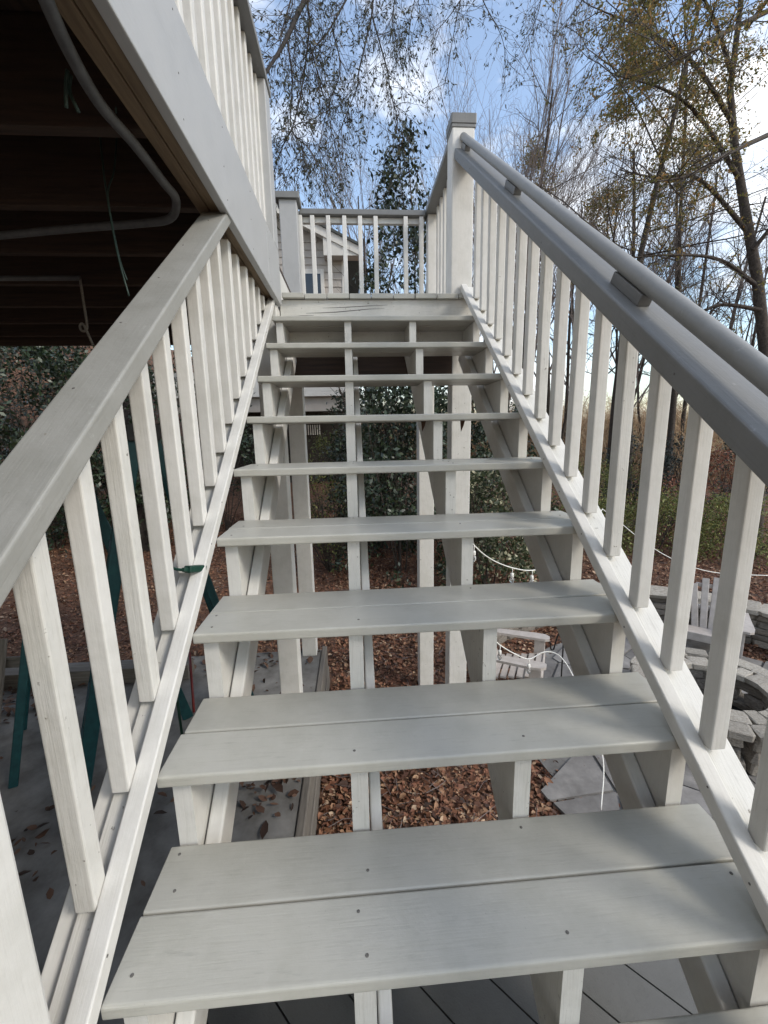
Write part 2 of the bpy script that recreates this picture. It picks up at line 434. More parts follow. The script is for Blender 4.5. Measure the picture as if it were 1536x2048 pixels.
M['dark_room'] = noisy('carport_boards', [(0.3, (0.03, 0.024, 0.02)), (0.7, (0.06, 0.05, 0.042))], 6, 4, 0.9, 0)
m_, nt_, b_ = mat_base('window_glass')
b_.inputs['Base Color'].default_value = (0.02, 0.025, 0.03, 1); b_.inputs['Roughness'].default_value = 0.06; b_.inputs['Specular IOR Level'].default_value = 0.6
M['pane'] = m_
m_, nt_, b_ = mat_base('bulb_glass')
b_.inputs['Base Color'].default_value = (0.9, 0.9, 0.88, 1); b_.inputs['Roughness'].default_value = 0.05; b_.inputs['Transmission Weight'].default_value = 0.85
M['bulb'] = m_

# ------------------------------------------------------------------ numbers of the stairs
RUN, RISE = 0.2615, 0.2
SL = RISE / RUN
TH = math.atan(SL); CS = math.cos(TH); SN = math.sin(TH)
DEP, THK, XW = 0.2807, 0.0286, 0.639
SLAB_Z = -1.05
PATIO_Z = -1.57
PIT_C = (3.0, 2.9)

def sstep(t): t = np.clip(t, 0, 1); return t * t * (3 - 2 * t)

def ground_z(x, y):
    x = np.asarray(x, float); y = np.asarray(y, float)
    z = -1.46 + 0.0 * x
    r = np.hypot(x - PIT_C[0], y - PIT_C[1])
    k = 1 - sstep((r - 2.15) / 0.75)
    z = z * (1 - k) + (PATIO_Z - 0.05) * k
    far = np.maximum(0, y - 9.0)
    z = z + 0.035 * far + 0.10 * sstep((y - 12) / 25.0) * 6
    z = z + 1.5 * sstep((-x - 3) / 9.0) * sstep((y - 4.2) / 6.0) + 5.5 * sstep((-x - 4.5) / 8.0) * sstep((y - 9.5) / 9.0)
    z = z + 0.03 * np.sin(x * 1.7 + y * 0.9) * sstep((y - 4) / 3.0)
    return z

# ================================================================== SETTING: ground
def terrain():
    xs = np.concatenate([np.linspace(-120, -14, 18), np.linspace(-13, 16, 117), np.linspace(17, 120, 18)])
    ys = np.concatenate([np.linspace(-60, -4, 10), np.linspace(-3, 20, 93), np.linspace(21, 150, 30)])
    X, Y = np.meshgrid(xs, ys); Z = ground_z(X, Y)
    V = np.stack([X, Y, Z], -1).reshape(-1, 3)
    nx = len(xs); ny = len(ys)
    i, j = np.meshgrid(np.arange(nx - 1), np.arange(ny - 1))
    a = (j * nx + i).ravel()
    F = np.stack([a, a + 1, a + nx + 1, a + nx], 1)
    o = newobj('ground', fastmesh('ground', V, F, True), None, M['soil'])
    tag(o, 'brown leaf covered yard soil around and beyond the stairs', None, None, 'structure')
terrain()

sl_ob = box('concrete_slab', -6.0, -0.585, -4.0, 3.72, SLAB_Z - 0.6, SLAB_Z, M['concrete'], None, 0.008, 'y')
tag(sl_ob, 'grey concrete slab under the upper deck', None, None, 'structure')
ed = thing('slab_edging', 'two stacked weathered timbers edging the raised concrete slab', 'edging', (-0.55, 0, -1.5))
box('timber', -0.582, -0.532, -4.0, 3.76, SLAB_Z - 0.205, SLAB_Z + 0.012, M['old_board'], ed, 0.008, 'y')
box('timber', -0.582, -0.520, -4.0, 3.76, SLAB_Z - 0.50, SLAB_Z - 0.209, M['old_board'], ed, 0.008, 'y')

# ------------------------------------------------------------------ fallen leaves (stuff)
def leaf_quads(C, D, Nn, Ln, Wd):
    """rhombic leaf blades: C centres, D long direction, Nn normal"""
    S = np.cross(D, Nn); S /= np.maximum(np.linalg.norm(S, axis=1, keepdims=True), 1e-9)
    a = C - D * (Ln[:, None] / 2); b = C + S * (Wd[:, None] / 2) - Nn * (Wd[:, None] * 0.12)
    c = C + D * (Ln[:, None] / 2); d = C - S * (Wd[:, None] / 2) - Nn * (Wd[:, None] * 0.12)
    V = np.stack([a, b, c, d], 1).reshape(-1, 3)
    F = np.arange(len(C) * 4).reshape(-1, 4)
    return V, F

def leaf_blades(C, D, Nn, Ln, Wd, curl):
    """six-point leaf folded along its midrib"""
    S = np.cross(D, Nn); S /= np.maximum(np.linalg.norm(S, axis=1, keepdims=True), 1e-9)
    h = (Ln / 2)[:, None]; w = (Wd / 2)[:, None]; c = curl[:, None] * w
    a = C - D * h; t = C + D * h * 0.95 + Nn * c * 0.8
    r1 = C - D * h * 0.35 + S * w + Nn * c; r2 = C + D * h * 0.4 + S * w * 0.8 + Nn * c * 1.3
    l1 = C - D * h * 0.25 - S * w * 0.92 + Nn * c; l2 = C + D * h * 0.45 - S * w * 0.7 + Nn * c * 1.4
    V = np.stack([a, r1, r2, t, l2, l1], 1).reshape(-1, 3)
    b = np.arange(len(C))[:, None] * 6
    F = np.concatenate([b + np.array([[0, 1, 2, 3]]), b + np.array([[0, 3, 4, 5]])], 0)
    return V, F

def rand_unit(n, rng):
    v = rng.normal(size=(n, 3)); return v / np.linalg.norm(v, axis=1, keepdims=True)

def litter(name, n, sampler, zf, mat, label, lmin, lmax, seed):
    rng = np.random.default_rng(seed)
    x, y = sampler(n, rng)
    z = zf(x, y) + rng.uniform(0.002, 0.03, len(x))
    th = rng.uniform(0, 2 * np.pi, len(x))
    D = np.stack([np.cos(th), np.sin(th), rng.normal(0, 0.35, len(x))], 1); D /= np.linalg.norm(D, axis=1, keepdims=True)
    U = np.stack([rng.normal(0, 0.4, len(x)), rng.normal(0, 0.4, len(x)), np.ones(len(x))], 1)
    U -= D * np.sum(U * D, 1, keepdims=True); U /= np.linalg.norm(U, axis=1, keepdims=True)
    ln = lmin + (lmax - lmin) * rng.uniform(0, 1, len(x)) ** 2.0
    ln = np.where(rng.uniform(0, 1, len(x)) < 0.05, ln * 1.6, ln)
    V, F = leaf_blades(np.stack([x, y, z], 1), D, U, ln, ln * rng.uniform(0.3, 0.75, len(x)), rng.normal(0.35, 0.4, len(x)))
    o = newobj(name, fastmesh(name, V, F), None, mat)
    tag(o, label, 'leaves', None, 'stuff')

def samp_yard(n, rng):
    y = 1.2 + rng.uniform(0, 1, n) ** 1.9 * 15; x = rng.uniform(-0.55, 1, n)
    x = -0.5 + rng.uniform(0, 1, n) * (1.8 + 0.95 * y)
    back = rng.uniform(0, 1, n) < 0.28
    x = np.where(back, rng.uniform(-7, 0.5, n), x); y = np.where(back, rng.uniform(3.95, 13, n), y)
    r = np.hypot(x - PIT_C[0], y - PIT_C[1]); keep = ((r > 1.7) | ((r > 0.7) & (rng.uniform(0, 1, n) < 0.25))) & ((x > -0.5) | (y > 3.8))
    return x[keep], y[keep]
litter('fallen_leaves', 210000, samp_yard, ground_z, M['litter'], 'brown and rust fallen leaves covering the yard', 0.02, 0.068, 3)
def ground_twigs():
    rng = np.random.default_rng(15); n = 5200
    x, y = samp_yard(n, rng); n = len(x)
    z = ground_z(x, y) + rng.uniform(0.01, 0.045, n); a = rng.uniform(0, 6.28, n); L = rng.uniform(0.05, 0.34, n) * rng.uniform(0.4, 1, n)
    P0 = np.stack([x, y, z], 1); d = np.stack([np.cos(a), np.sin(a), rng.normal(0, 0.12, n)], 1)
    mid = P0 + d * (L * 0.5)[:, None] + rng.normal(0, 0.01, (n, 3)); P1 = mid + (d + rng.normal(0, 0.22, (n, 3))) * (L * 0.5)[:, None]
    r = rng.uniform(0.0012, 0.004, n)
    V, F = tube_arrays(np.concatenate([P0, mid]), np.concatenate([mid, P1]), np.concatenate([r, r * 0.8]), np.concatenate([r * 0.8, r * 0.4]), 3)
    o = newobj('ground_twigs', fastmesh('ground_twigs', V, F), None, M['twig']); tag(o, 'fine fallen twigs lying among the leaves', 'twigs', None, 'stuff')
ground_twigs()
def samp_slab(n, rng):
    x = rng.uniform(-5.8, -0.6, n); y = rng.uniform(0.6, 3.7, n)
    k = np.sin(x * 2.3 + y * 1.1) + np.sin(y * 3.1 - x * 1.3) + rng.normal(0, 0.7, n) > 0.8
    return x[k], y[k]
litter('slab_leaves', 9000, samp_slab, lambda x, y: np.full_like(x, SLAB_Z), M['litter_dark'], 'dark leaves scattered on the concrete slab', 0.03, 0.10, 4)

# ================================================================== STAIRCASE
stairs = thing('staircase', 'open riser wooden staircase with grey treads on white cut stringers', 'staircase', (0, 0, -0.4))
STR_X = [(-0.622, -0.582), (-0.222, -0.182), (0.167, 0.207), (0.558, 0.598)]
screw_m = bpy.data.meshes.new('screw')
def screw_mesh():
    V = []; F = []
    n = 8
    for k, (r, z) in enumerate(((0.0034, 0.0), (0.0034, 0.0010), (0.0024, 0.0013))):
        for i in range(n): a = 2 * math.pi * i / n; V.append((r * math.cos(a), r * math.sin(a), z))
    for k in range(2):
        for i in range(n): F.append((k * n + i, k * n + (i + 1) % n, (k + 1) * n + (i + 1) % n, (k + 1) * n + i))
    F.append(tuple(range(2 * n, 3 * n)))
    m = meshdata('screw', V, F); m.materials.append(M['screw']); return m
SCREW = screw_mesh()

for n in range(-1, 10):
    y0, z = n * RUN, n * RISE
    for k, (a, b) in enumerate(((0.0, 0.1385), (0.1420, DEP))):
        e0, e1 = random.uniform(-0.004, 0.003), random.uniform(-0.003, 0.004)
        dz = random.uniform(-0.0012, 0.0012)
        p0 = (-XW + e0, y0 + (a + b) / 2, z - THK / 2 + dz)
        p1 = (XW + e1, y0 + (a + b) / 2, z - THK / 2 - dz)
        tb = bar('tread_board', p0, p1, b - a, THK, M['grey'], stairs, (0, 1, 0), 0.0055 if k == 0 else 0.0045, 3)
        if n >= 0:
            for sx in STR_X:
                for f in ((0.04, 0.11) if k == 0 else (0.18, 0.255)):
                    if random.random() < 0.62: continue
                    s = bpy.data.objects.new('screw', SCREW); COL.objects.link(s)
                    s.parent = tb
                    wloc = Vector(((sx[0] + sx[1]) / 2 + random.uniform(-0.012, 0.012), y0 + f + random.uniform(-0.01, 0.01), z + dz * (1 - (sx[0] + XW) / XW) - 0.0002))
                    s.matrix_parent_inverse = tb.matrix_basis.inverted()
                    s.location = wloc

def stringer_poly(n0, n1, hb):
    pts = []
    for n in range(n0, n1 + 1):
        y = n * RUN + 0.024
        pts.append((y, (n - 1) * RISE - THK - 0.001)); pts.append((y, n * RISE - THK - 0.001))
    yend = 2.636
    pts.append((yend, n1 * RISE - THK - 0.001))
    pts.append((yend, yend * SL + hb))
    y_b = n0 * RUN + 0.024
    yb2 = (-0.4 - hb) / SL
    pts.append((max(yb2, y_b + 0.05), -0.397))
    pts[0] = (y_b, -0.397)
    return pts
for i, (a, b) in enumerate(STR_X):
    prism('stringer', stringer_poly(-1, 9, -0.40), 0, a, b, M['white_worn'] if i in (1, 2) else M['white'], stairs)
# straight sister boards nailed along the stringers
for (a, b) in ((-0.578, -0.540), (-0.179, -0.150), (0.518, 0.556)):
    xc = (a + b) / 2; hm = -0.335
    bar('sister_board', (xc, 0.05, 0.05 * SL + hm), (xc, 2.56, 2.56 * SL + hm), b - a, 0.105, M['white'], stairs, (1, 0, 0), 0.006, 3)

# hanging dead leaves under one tread
for lb, x, y in (('curled dark leaf hanging under a tread beside a middle stringer', 847, 856), ('curled dark leaf hanging under a tread before the right landing post', 925, 856)):
    p = pxplane(x, y - 12, 1, 6 * RUN + 0.12)
    V = [p + Vector(d) for d in ((-0.012, 0, 0.012), (0.014, 0.004, 0.012), (0.008, 0.01, -0.016), (-0.006, 0.004, -0.045))]
    V += [v + Vector((0.001, 0.002, 0)) for v in V]
    m = meshdata('dead_leaf', V, [(0, 1, 2, 3), (7, 6, 5, 4), (0, 4, 5, 1), (1, 5, 6, 2), (2, 6, 7, 3), (3, 7, 4, 0)])
    o = newobj('dead_leaf', m, None, M['litter_dark'])
    tag(o, lb, 'leaf', 'leaves hanging under a tread')

# ================================================================== LOWER LANDING (diagonal boards)
low = thing('lower_landing', 'dark grey landing of diagonal boards below the bottom treads', 'landing', (0, -0.3, -1.2))
def lower_boards():
    x0, x1, y0, y1 = -0.85, 0.85, -1.6, 0.74
    d = Vector((-0.68, 0.73, 0)).normalized(); nrm = Vector((d.y, -d.x, 0))
    off = -2.2
    base = Vector((0.55, 0.6, 0)).dot(nrm) - 14 * 0.146
    for k in range(40):
        c0 = base + k * 0.146; c1 = c0 + 0.141
        # clip strip c0<p.n<c1 against the rectangle
        poly = [(x0, y0), (x1, y0), (x1, y1), (x0, y1)]
        for sgn, c in ((1, c0), (-1, c1)):
            out = []
            for i in range(len(poly)):
                a, b = Vector((*poly[i], 0)), Vector((*poly[(i + 1) % len(poly)], 0))
                da, db = sgn * (a.dot(nrm) - c), sgn * (b.dot(nrm) - c)
                if da >= 0: out.append((a.x, a.y))
                if da * db < 0:
                    t = da / (da - db); q = a + (b - a) * t; out.append((q.x, q.y))
            poly = out
            if not poly: break
        if len(poly) >= 3:
            prism('board', poly, 2, -0.438, -0.400 + random.uniform(-0.0015, 0), M['floor_grey'], low)
lower_boards()
for (x, y) in ((-0.8, -1.55), (0.8, -1.55), (-0.8, 0.66), (0.8, 0.66)):
    box('post', x - 0.045, x + 0.045, y - 0.045, y + 0.045, -1.56, -0.44, M['white'], low, 0.004)
box('rim_joist', -0.84, 0.84, 0.70, 0.738, -0.66, -0.442, M['white'], low, 0.003, 'x')

# ================================================================== LEFT STAIR RAILING
lr = thing('stair_railing', 'white baluster stair railing beside the deck with a flat grey cap', 'railing', (-0.68, 0.1, -0.4))
def slope_bar(name, xc, w, h_mid, t, y0, y1, mat, par, r=0.004, seg=3):
    return bar(name, (xc, y0, y0 * SL + h_mid), (xc, y1, y1 * SL + h_mid), w, t, mat, par, (1, 0, 0), r, seg)
LCAP_Y1 = 1.62
slope_bar('cap_rail', -0.666, 0.092, 0.7925, 0.039, -0.02, LCAP_Y1, M['grey_cap'], lr, 0.005)
slope_bar('bottom_strip', -0.655, 0.038, 0.0255, 0.037, 0.162, 2.50, M['white'], lr, 0.004)
slope_bar('bottom_plank', -0.696, 0.042, -0.004, 0.030, 0.162, 2.50, M['white_worn'], lr, 0.003)
slope_bar('outer_strip', -0.738, 0.036, -0.030, 0.037, 0.162, 2.50, M['white'], lr, 0.003)
box('newel_post', -0.76, -0.62, 0.02, 0.16, -0.40, 0.76, M['white'], lr, 0.006)
k = 0
y = 0.338
while y < 2.42:
    zb = (y + 0.030) * SL + 0.016
    zt = (y + 0.019) * SL + 0.770
    if y + 0.03 > 1.44: zt = min(zt, 1.905)      # the upper ones end under the deck rim
    if zt - zb > 0.05:
        b = bar('baluster', (-0.693, y + 0.019, zb), (-0.693 + random.uniform(-0.005, 0.005), y + 0.019 + random.uniform(-0.006, 0.006), zt), 0.038, 0.038, M['white_worn'] if k in (0, 2) else M['white'], lr, (1, 0, 0), 0.0045, 3)
    y += 0.1427; k += 1

# ================================================================== RIGHT STAIR RAILING
rr = thing('stair_railing', 'white baluster stair railing on the yard side with round grey handrail', 'railing', (0.58, 0.1, -0.4))
RY1 = 2.643
slope_bar('cap_rail', 0.560, 0.140, 0.7905, 0.051, -0.45, RY1, M['grey_rail'], rr, 0.006)
slope_bar('bottom_strip', 0.559, 0.038, 0.0265, 0.037, -0.30, RY1, M['white'], rr, 0.004)
slope_bar('bottom_plank', 0.616, 0.072, 0.012, 0.028, -0.30, RY1, M['white_worn'], rr, 0.003)
y = 0.469 - 0.141 * 5; k = 0
while y < 2.58:
    zb = (y + 0.030) * SL + 0.034; zt = (y + 0.019) * SL + 0.766
    bar('baluster', (0.598, y + 0.019, zb), (0.598 + random.uniform(-0.005, 0.005), y + 0.019 + random.uniform(-0.007, 0.007), zt), 0.038, 0.038, M['white'] if k % 4 else M['white_worn'], rr, (1, 0, 0), 0.0045, 3)
    y += 0.1408; k += 1
def nail(par, loc, nrm, s=0.75):
    o = bpy.data.objects.new('nail', SCREW); COL.objects.link(o); o.parent = par
    o.matrix_parent_inverse = (Matrix.Translation(par.location) if par.type == 'EMPTY' else par.matrix_basis).inverted()
    o.matrix_basis = Matrix.Translation(loc) @ Vector(nrm).to_track_quat('Z', 'Y').to_matrix().to_4x4() @ Matrix.Scale(s, 4)
for yy in np.arange(0.30, 2.6, 0.1408):
    if random.random() < 0.7: nail(rr, (0.5398, yy + random.uniform(-0.02, 0.02), yy * SL + 0.026 + random.uniform(-0.008, 0.008)), (-1, 0, 0))
    if random.random() < 0.6: nail(lr, (-0.6358, yy + random.uniform(-0.02, 0.02), yy * SL + 0.026 + random.uniform(-0.008, 0.008)), (1, 0, 0))
    if random.random() < 0.4: nail(rr, (0.4898, yy, yy * SL + 0.79 + random.uniform(-0.01, 0.01)), (-1, 0, 0))
for yy in np.arange(0.1, 1.5, 0.21):
    nail(lr, (-0.69 + random.uniform(-0.01, 0.03), yy, yy * SL + 0.7925 + 0.0195 / CS + 0.0002), (0, -SN, CS))
# round handrail on blocks
HR_R, HR_H, HR_X = 0.0215, 0.883, 0.546
hp = [(HR_X, y_, y_ * SL + HR_H) for y_ in np.linspace(-0.45, 2.643, 12)]
polytube('handrail', hp, HR_R, M['hand'], rr, 20)
for yb, ln in ((0.12, 0.16), (0.84, 0.16), (1.74, 0.15), (2.58, 0.12)):
    bar('handrail_block', (HR_X, yb - ln / 2 * CS, (yb - ln / 2 * CS) * SL + 0.8405), (HR_X, yb + ln / 2 * CS, (yb + ln / 2 * CS) * SL + 0.8405), 0.034, 0.028, M['grey_rail'], rr, (1, 0, 0), 0.002)

# ================================================================== UPPER LANDING
ld = thing('upper_landing', 'small white framed landing at the top of the stairs', 'landing', (0, 3.1, -1.25))
x = -0.612; k = 0
while x < 0.62:
    w = 0.138
    x1 = min(x + w, 0.66)
    bar('deck_board', ((x + x1) / 2, 2.612 + random.uniform(-0.006, 0.006), 1.985 + random.uniform(-0.002, 0.002)), ((x + x1) / 2, 3.74, 1.985), x1 - x, 0.030, M['grey'], ld, (1, 0, 0), 0.004)
    x += w + 0.004
box('rim_joist', -0.632, 0.66, 2.640, 2.678, 1.700, 1.968, M['white_worn'], ld, 0.004, 'x')
box('rim_joist', -0.632, 0.66, 3.70, 3.738, 1.700, 1.966, M['white'], ld, 0.004, 'x')
box('rim_joist', 0.622, 0.660, 2.680, 3.698, 1.700, 1.966, M['white'], ld, 0.004, 'y')
for xj in (-0.55, -0.15, 0.25):
    box('joist', xj, xj + 0.038, 2.680, 3.698, 1.715, 1.966, M['joist'], ld, 0.003, 'y')
box('ledger', -0.632, 0.66, 2.690, 2.728, 1.50, 1.695, M['joist'], ld, 0.003, 'x')
def crack(pts, w):
    V = []; n = len(pts)
    for i, (cx, cz) in enumerate(pts):
        h = w * math.sin(math.pi * (i + 0.15) / (n - 0.7)) + 0.0004
        V += [(cx, 2.6392, cz - h), (cx, 2.6392, cz + h)]
    V += [(a, 2.641, c) for a, b, c in V]
    m = 2 * n
    F = []
    for i in range(n - 1):
        F.append((2 * i, 2 * i + 2, 2 * i + 3, 2 * i + 1)); F.append((2 * i, m + 2 * i, m + 2 * i + 2, 2 * i + 2)); F.append((2 * i + 1, 2 * i + 3, m + 2 * i + 3, m + 2 * i + 1))
    newobj('crack', meshdata('crack', V, F), ld, M['screw'])
crack([(-0.47, 1.887), (-0.38, 1.889), (-0.28, 1.893), (-0.16, 1.903), (-0.06, 1.912), (0.04, 1.914)], 0.0022)
crack([(-0.36, 1.918), (-0.22, 1.922), (-0.08, 1.930), (0.06, 1.936)], 0.0018)
crack([(-0.58, 1.868), (-0.50, 1.872), (-0.42, 1.874)], 0.0014)
# support posts under the landing
for (x0, y0, zb) in ((-0.775, 2.50, SLAB_Z), (-0.765, 3.60, SLAB_Z), (0.50, 2.685, -1.56), (0.40, 3.545, -1.56)):
    box('post', x0, x0 + 0.14, y0, y0 + 0.14, zb, 1.699 if x0 > 0 else 1.90, M['white_worn'] if x0 > 0 else M['white'], ld, 0.006)

# newel at the top of the right stair railing
nw = thing('newel_post', 'tall white square newel post with grey block cap at the stair top', 'post', (0.548, 2.715, 2.0))
box('shaft', 0.478, 0.618, 2.645, 2.785, 1.70, 2.955, M['white'], nw, 0.006)
box('cap', 0.470, 0.628, 2.637, 2.795, 2.975, 3.030, M['grey_rail'], nw, 0.006)
box('cap_trim', 0.474, 0.624, 2.641, 2.791, 2.9552, 2.975, M['grey_rail'], nw, 0.003)

# landing railing: right side and back
lrr = thing('landing_railing', 'short white baluster railing on the yard side of the upper landing', 'railing', (0.57, 3.2, 2.0))
box('cap_rail', 0.482, 0.622, 2.797, 3.76, 2.930, 2.970, M['grey_rail'], lrr, 0.005, 'y')
box('bottom_rail', 0.553, 0.591, 2.797, 3.66, 2.07, 2.11, M['white'], lrr, 0.003, 'y')
y = 2.86
while y < 3.6:
    box('baluster', 0.553, 0.591, y, y + 0.038, 2.05, 2.928, M['white'], lrr, 0.004); y += 0.128
box('corner_post', 0.500, 0.59, 3.64, 3.73, 1.9, 2.928, M['white'], lrr, 0.005)
lrb = thing('landing_railing', 'white baluster railing across the far end of the landing with a missing baluster', 'railing', (0, 3.7, 2.0))
box('cap_rail', -0.575, 0.478, 3.63, 3.76, 2.912, 2.955, M['grey_rail'], lrb, 0.005, 'x')
box('top_rail', -0.575, 0.478, 3.675, 3.713, 2.865, 2.910, M['white'], lrb, 0.003, 'x')
box('bottom_rail', -0.575, 0.478, 3.675, 3.713, 2.07, 2.11, M['white'], lrb, 0.003, 'x')
for xb in (-0.575, -0.474, -0.343, -0.208, -0.076, 0.055, 0.31, 0.445):
    box('baluster', xb - 0.018, xb + 0.018, 3.636, 3.672, 2.02, 2.908, M['white'], lrb, 0.004)
nl = thing('newel_post', 'white square newel post with grey cap at the far corner of the landing', 'post', (-0.65, 3.57, 2.0))
box('shaft', -0.72, -0.582, 3.49, 3.628, 1.85, 2.95, M['fascia'], nl, 0.006)
box('cap', -0.745, -0.557, 3.465, 3.653, 2.952, 2.998, M['grey_rail'], nl, 0.006)

# ================================================================== UPPER DECK
dk = thing('upper_deck', 'raised wooden deck with white fascia and dark exposed joists underneath', 'deck', (-2.5, 0.4, 1.9))
box('fascia_board', -0.643, -0.612, -3.2, 2.20, 1.912, 2.228, M['fascia'], dk, 0.004, 'y')
box('fascia_board', -0.643, -0.612, 2.203, 2.585, 1.912, 2.228, M['fascia'], dk, 0.004, 'y')
box('rim_joist', -0.683, -0.645, -3.2, 2.584, 1.926, 2.188, M['tan'], dk, 0.003, 'y')
box('rim_joist', -0.723, -0.685, -3.2, 3.655, 1.922, 2.188, M['tan'], dk, 0.003, 'y')
box('step_riser', -0.683, -0.640, 2.588, 3.485, 2.003, 2.188, M['white'], dk, 0.003, 'y')
box('rim_joist', -0.683, -0.645, 2.588, 3.485, 1.70, 1.968, M['white'], dk, 0.003, 'y')
y = -3.0
jys = []
while y < 3.7:
    jys.append(y); y += 0.406
for yj in jys:
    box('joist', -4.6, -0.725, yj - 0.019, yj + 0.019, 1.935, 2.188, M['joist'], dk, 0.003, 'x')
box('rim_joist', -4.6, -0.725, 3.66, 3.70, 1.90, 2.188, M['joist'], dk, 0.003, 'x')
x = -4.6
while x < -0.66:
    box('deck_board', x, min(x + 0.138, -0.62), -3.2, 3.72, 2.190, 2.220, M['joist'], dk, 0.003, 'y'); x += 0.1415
for (xp, yp) in ((-4.3, 3.52),):
    box('post', xp, xp + 0.14, yp, yp + 0.14, SLAB_Z, 1.90, M['white'], dk, 0.006)

dr = thing('deck_railing', 'white baluster railing standing on the edge of the upper deck', 'railing', (-0.67, 0.4, 2.22))
box('cap_rail', -0.760, -0.603, -3.2, 2.60, 3.045, 3.083, M['grey_rail'], dr, 0.005, 'y')
y = 1.327 - 0.1213 * 30
while y < 2.42:
    if y > -0.6:
        box('baluster', -0.690, -0.652, y, y + 0.036, 2.10, 3.043, M['white'], dr, 0.004)
    y += 0.1213
box('end_post', -0.750, -0.612, 2.452, 2.588, 2.2285, 3.043, M['fascia'], dr, 0.006)
box('bottom_rail', -0.728, -0.692, -0.6, 2.45, 2.26, 2.30, M['white'], dr, 0.003, 'y')

for yy in np.arange(0.2, 2.56, 0.406):
    for zz in (1.95, 2.06, 2.19):
        nail(dk, (-0.6119, yy + random.uniform(-0.015, 0.015), zz + random.uniform(-0.01, 0.01)), (1, 0, 0), 0.7)
# house wall that the deck hangs on (left, out of frame)
hw = thing('house', 'beige sided house the upper deck is built against', 'house', (-5.5, 0, -1.05))
box('wall', -5.0, -4.62, -9.0, 3.4, -1.05, 7.0, M['siding'], hw, 0.01)
box('wall', -9.0, -5.0, 3.0, 3.4, -1.05, 7.0, M['siding'], hw, 0.01)

# ------------------------------------------------------------------ things hung under the deck
cz_ = 1.895
cpts = [pxplane(75, -40, 2, cz_), pxplane(135, 95, 2, cz_), pxplane(200, 208, 2, cz_), pxplane(270, 290, 2, cz_), pxplane(325, 362, 2, cz_), pxplane(352, 400, 2, cz_), pxplane(340, 437, 2, cz_), pxplane(280, 447, 2, cz_), pxplane(150, 457, 2, cz_), pxplane(-30, 474, 2, cz_)]
o = polytube('conduit', smooth_path(cpts, 6), 0.0135, M['pvc'], None, 12)
tag(o, 'grey plastic conduit bending under the dark deck joists', 'conduit')
def hang_wire(pts, r, mat, label, name, cat, grp=None):
    o = polytube(name, smooth_path(pts, 6), r, mat, None, 6); tag(o, label, cat, grp)
a = pxplane(200, 215, 2, 1.93)
hang_wire([a, px(198, 250, 1.33), px(208, 350, 1.33), px(214, 390, 1.33), px(222, 440, 1.34), px(238, 520, 1.34), px(258, 592, 1.35)], 0.0028, M['green_wire'], 'long green wire dangling from the dark deck joists', 'hanging_wire', 'wire')
b0 = pxplane(232, 215, 2, 1.93)
hang_wire([b0, px(234, 260, 1.36), px(228, 340, 1.35), px(216, 385, 1.345), px(224, 445, 1.35), px(240, 520, 1.355), px(254, 560, 1.36)], 0.0024, M['green_wire'], 'second green wire meeting the long one below the joists', 'hanging_wire', 'wire')
for q, (sx, sy) in enumerate(((135, 140), (142, 150))):
    a = pxplane(sx, sy, 2, 1.93)
    hang_wire([a, a + Vector((-0.008, 0, -0.03)), a + Vector((-0.016 + q * 0.02, 0.004, -0.07))], 0.004, M['green_wire'], ('short green wire tail hanging straight below the straight run of conduit', 'short green wire tail curling sideways below the straight run of conduit')[q], 'wire_tail', 'wire', 'wire tails near the conduit')
pp = thing('hung_pipe', 'thin grey pipe hung level under the deck joists', 'pipe', pxplane(80, 556, 2, 1.9))
polytube('pipe', [pxplane(-60, 557, 2, 1.905), pxplane(160, 556, 2, 1.905)], 0.012, M['pvc'], pp, 10)
a = pxplane(160, 556, 2, 1.905); w_ = (a - CAM).dot(FW)
rp = polytube('rope', smooth_path([a, px(168, 610, w_), px(174, 655, w_), px(164, 662, w_), px(160, 652, w_), px(166, 648, w_), px(178, 672, w_), px(186, 690, w_)], 6), 0.006, M['rope'], None, 6)
tag(rp, 'knotted grey rope tied to the end of the hung pipe', 'rope')

# ------------------------------------------------------------------ extension cord plug on the left rail
ec = thing('extension_cord', 'dark green extension cord with bare plug lying on the white rail', 'cord', pxplane(390, 1137, 0, -0.66))
c0 = pxplane(374, 1139, 0, -0.668); c1 = pxplane(407, 1136, 0, -0.646)
ax_ = (c1 - c0).normalized()
pl = bar('plug', c0, c1, 0.020, 0.024, M['plug'], ec, (0, 0, 1), 0.005, 3)
bar('strain_relief', c0 - ax_ * 0.016, c0 + ax_ * 0.002, 0.012, 0.012, M['plug'], ec, (0, 0, 1), 0.004, 3)
for s in (-1, 1):
    bar('prong', c1 - ax_ * 0.002 + Vector((0, 0, 0.006 * s)), c1 + ax_ * 0.017 + Vector((0, 0, 0.006 * s)), 0.0022, 0.006, M['metal'], ec, (0, 0, 1), 0.0004, 1)
e0 = c0 - ax_ * 0.012
polytube('cable', smooth_path([e0, e0 + Vector((-0.015, 0.001, 0.001)), e0 + Vector((-0.032, 0.004, 0.006)), e0 + Vector((-0.05, 0.012, 0.02)), e0 + Vector((-0.075, 0.03, -0.06)), e0 + Vector((-0.085, 0.05, -0.4)), e0 + Vector((-0.08, 0.06, -1.0))], 6), 0.0042, M['plug'], ec, 8)

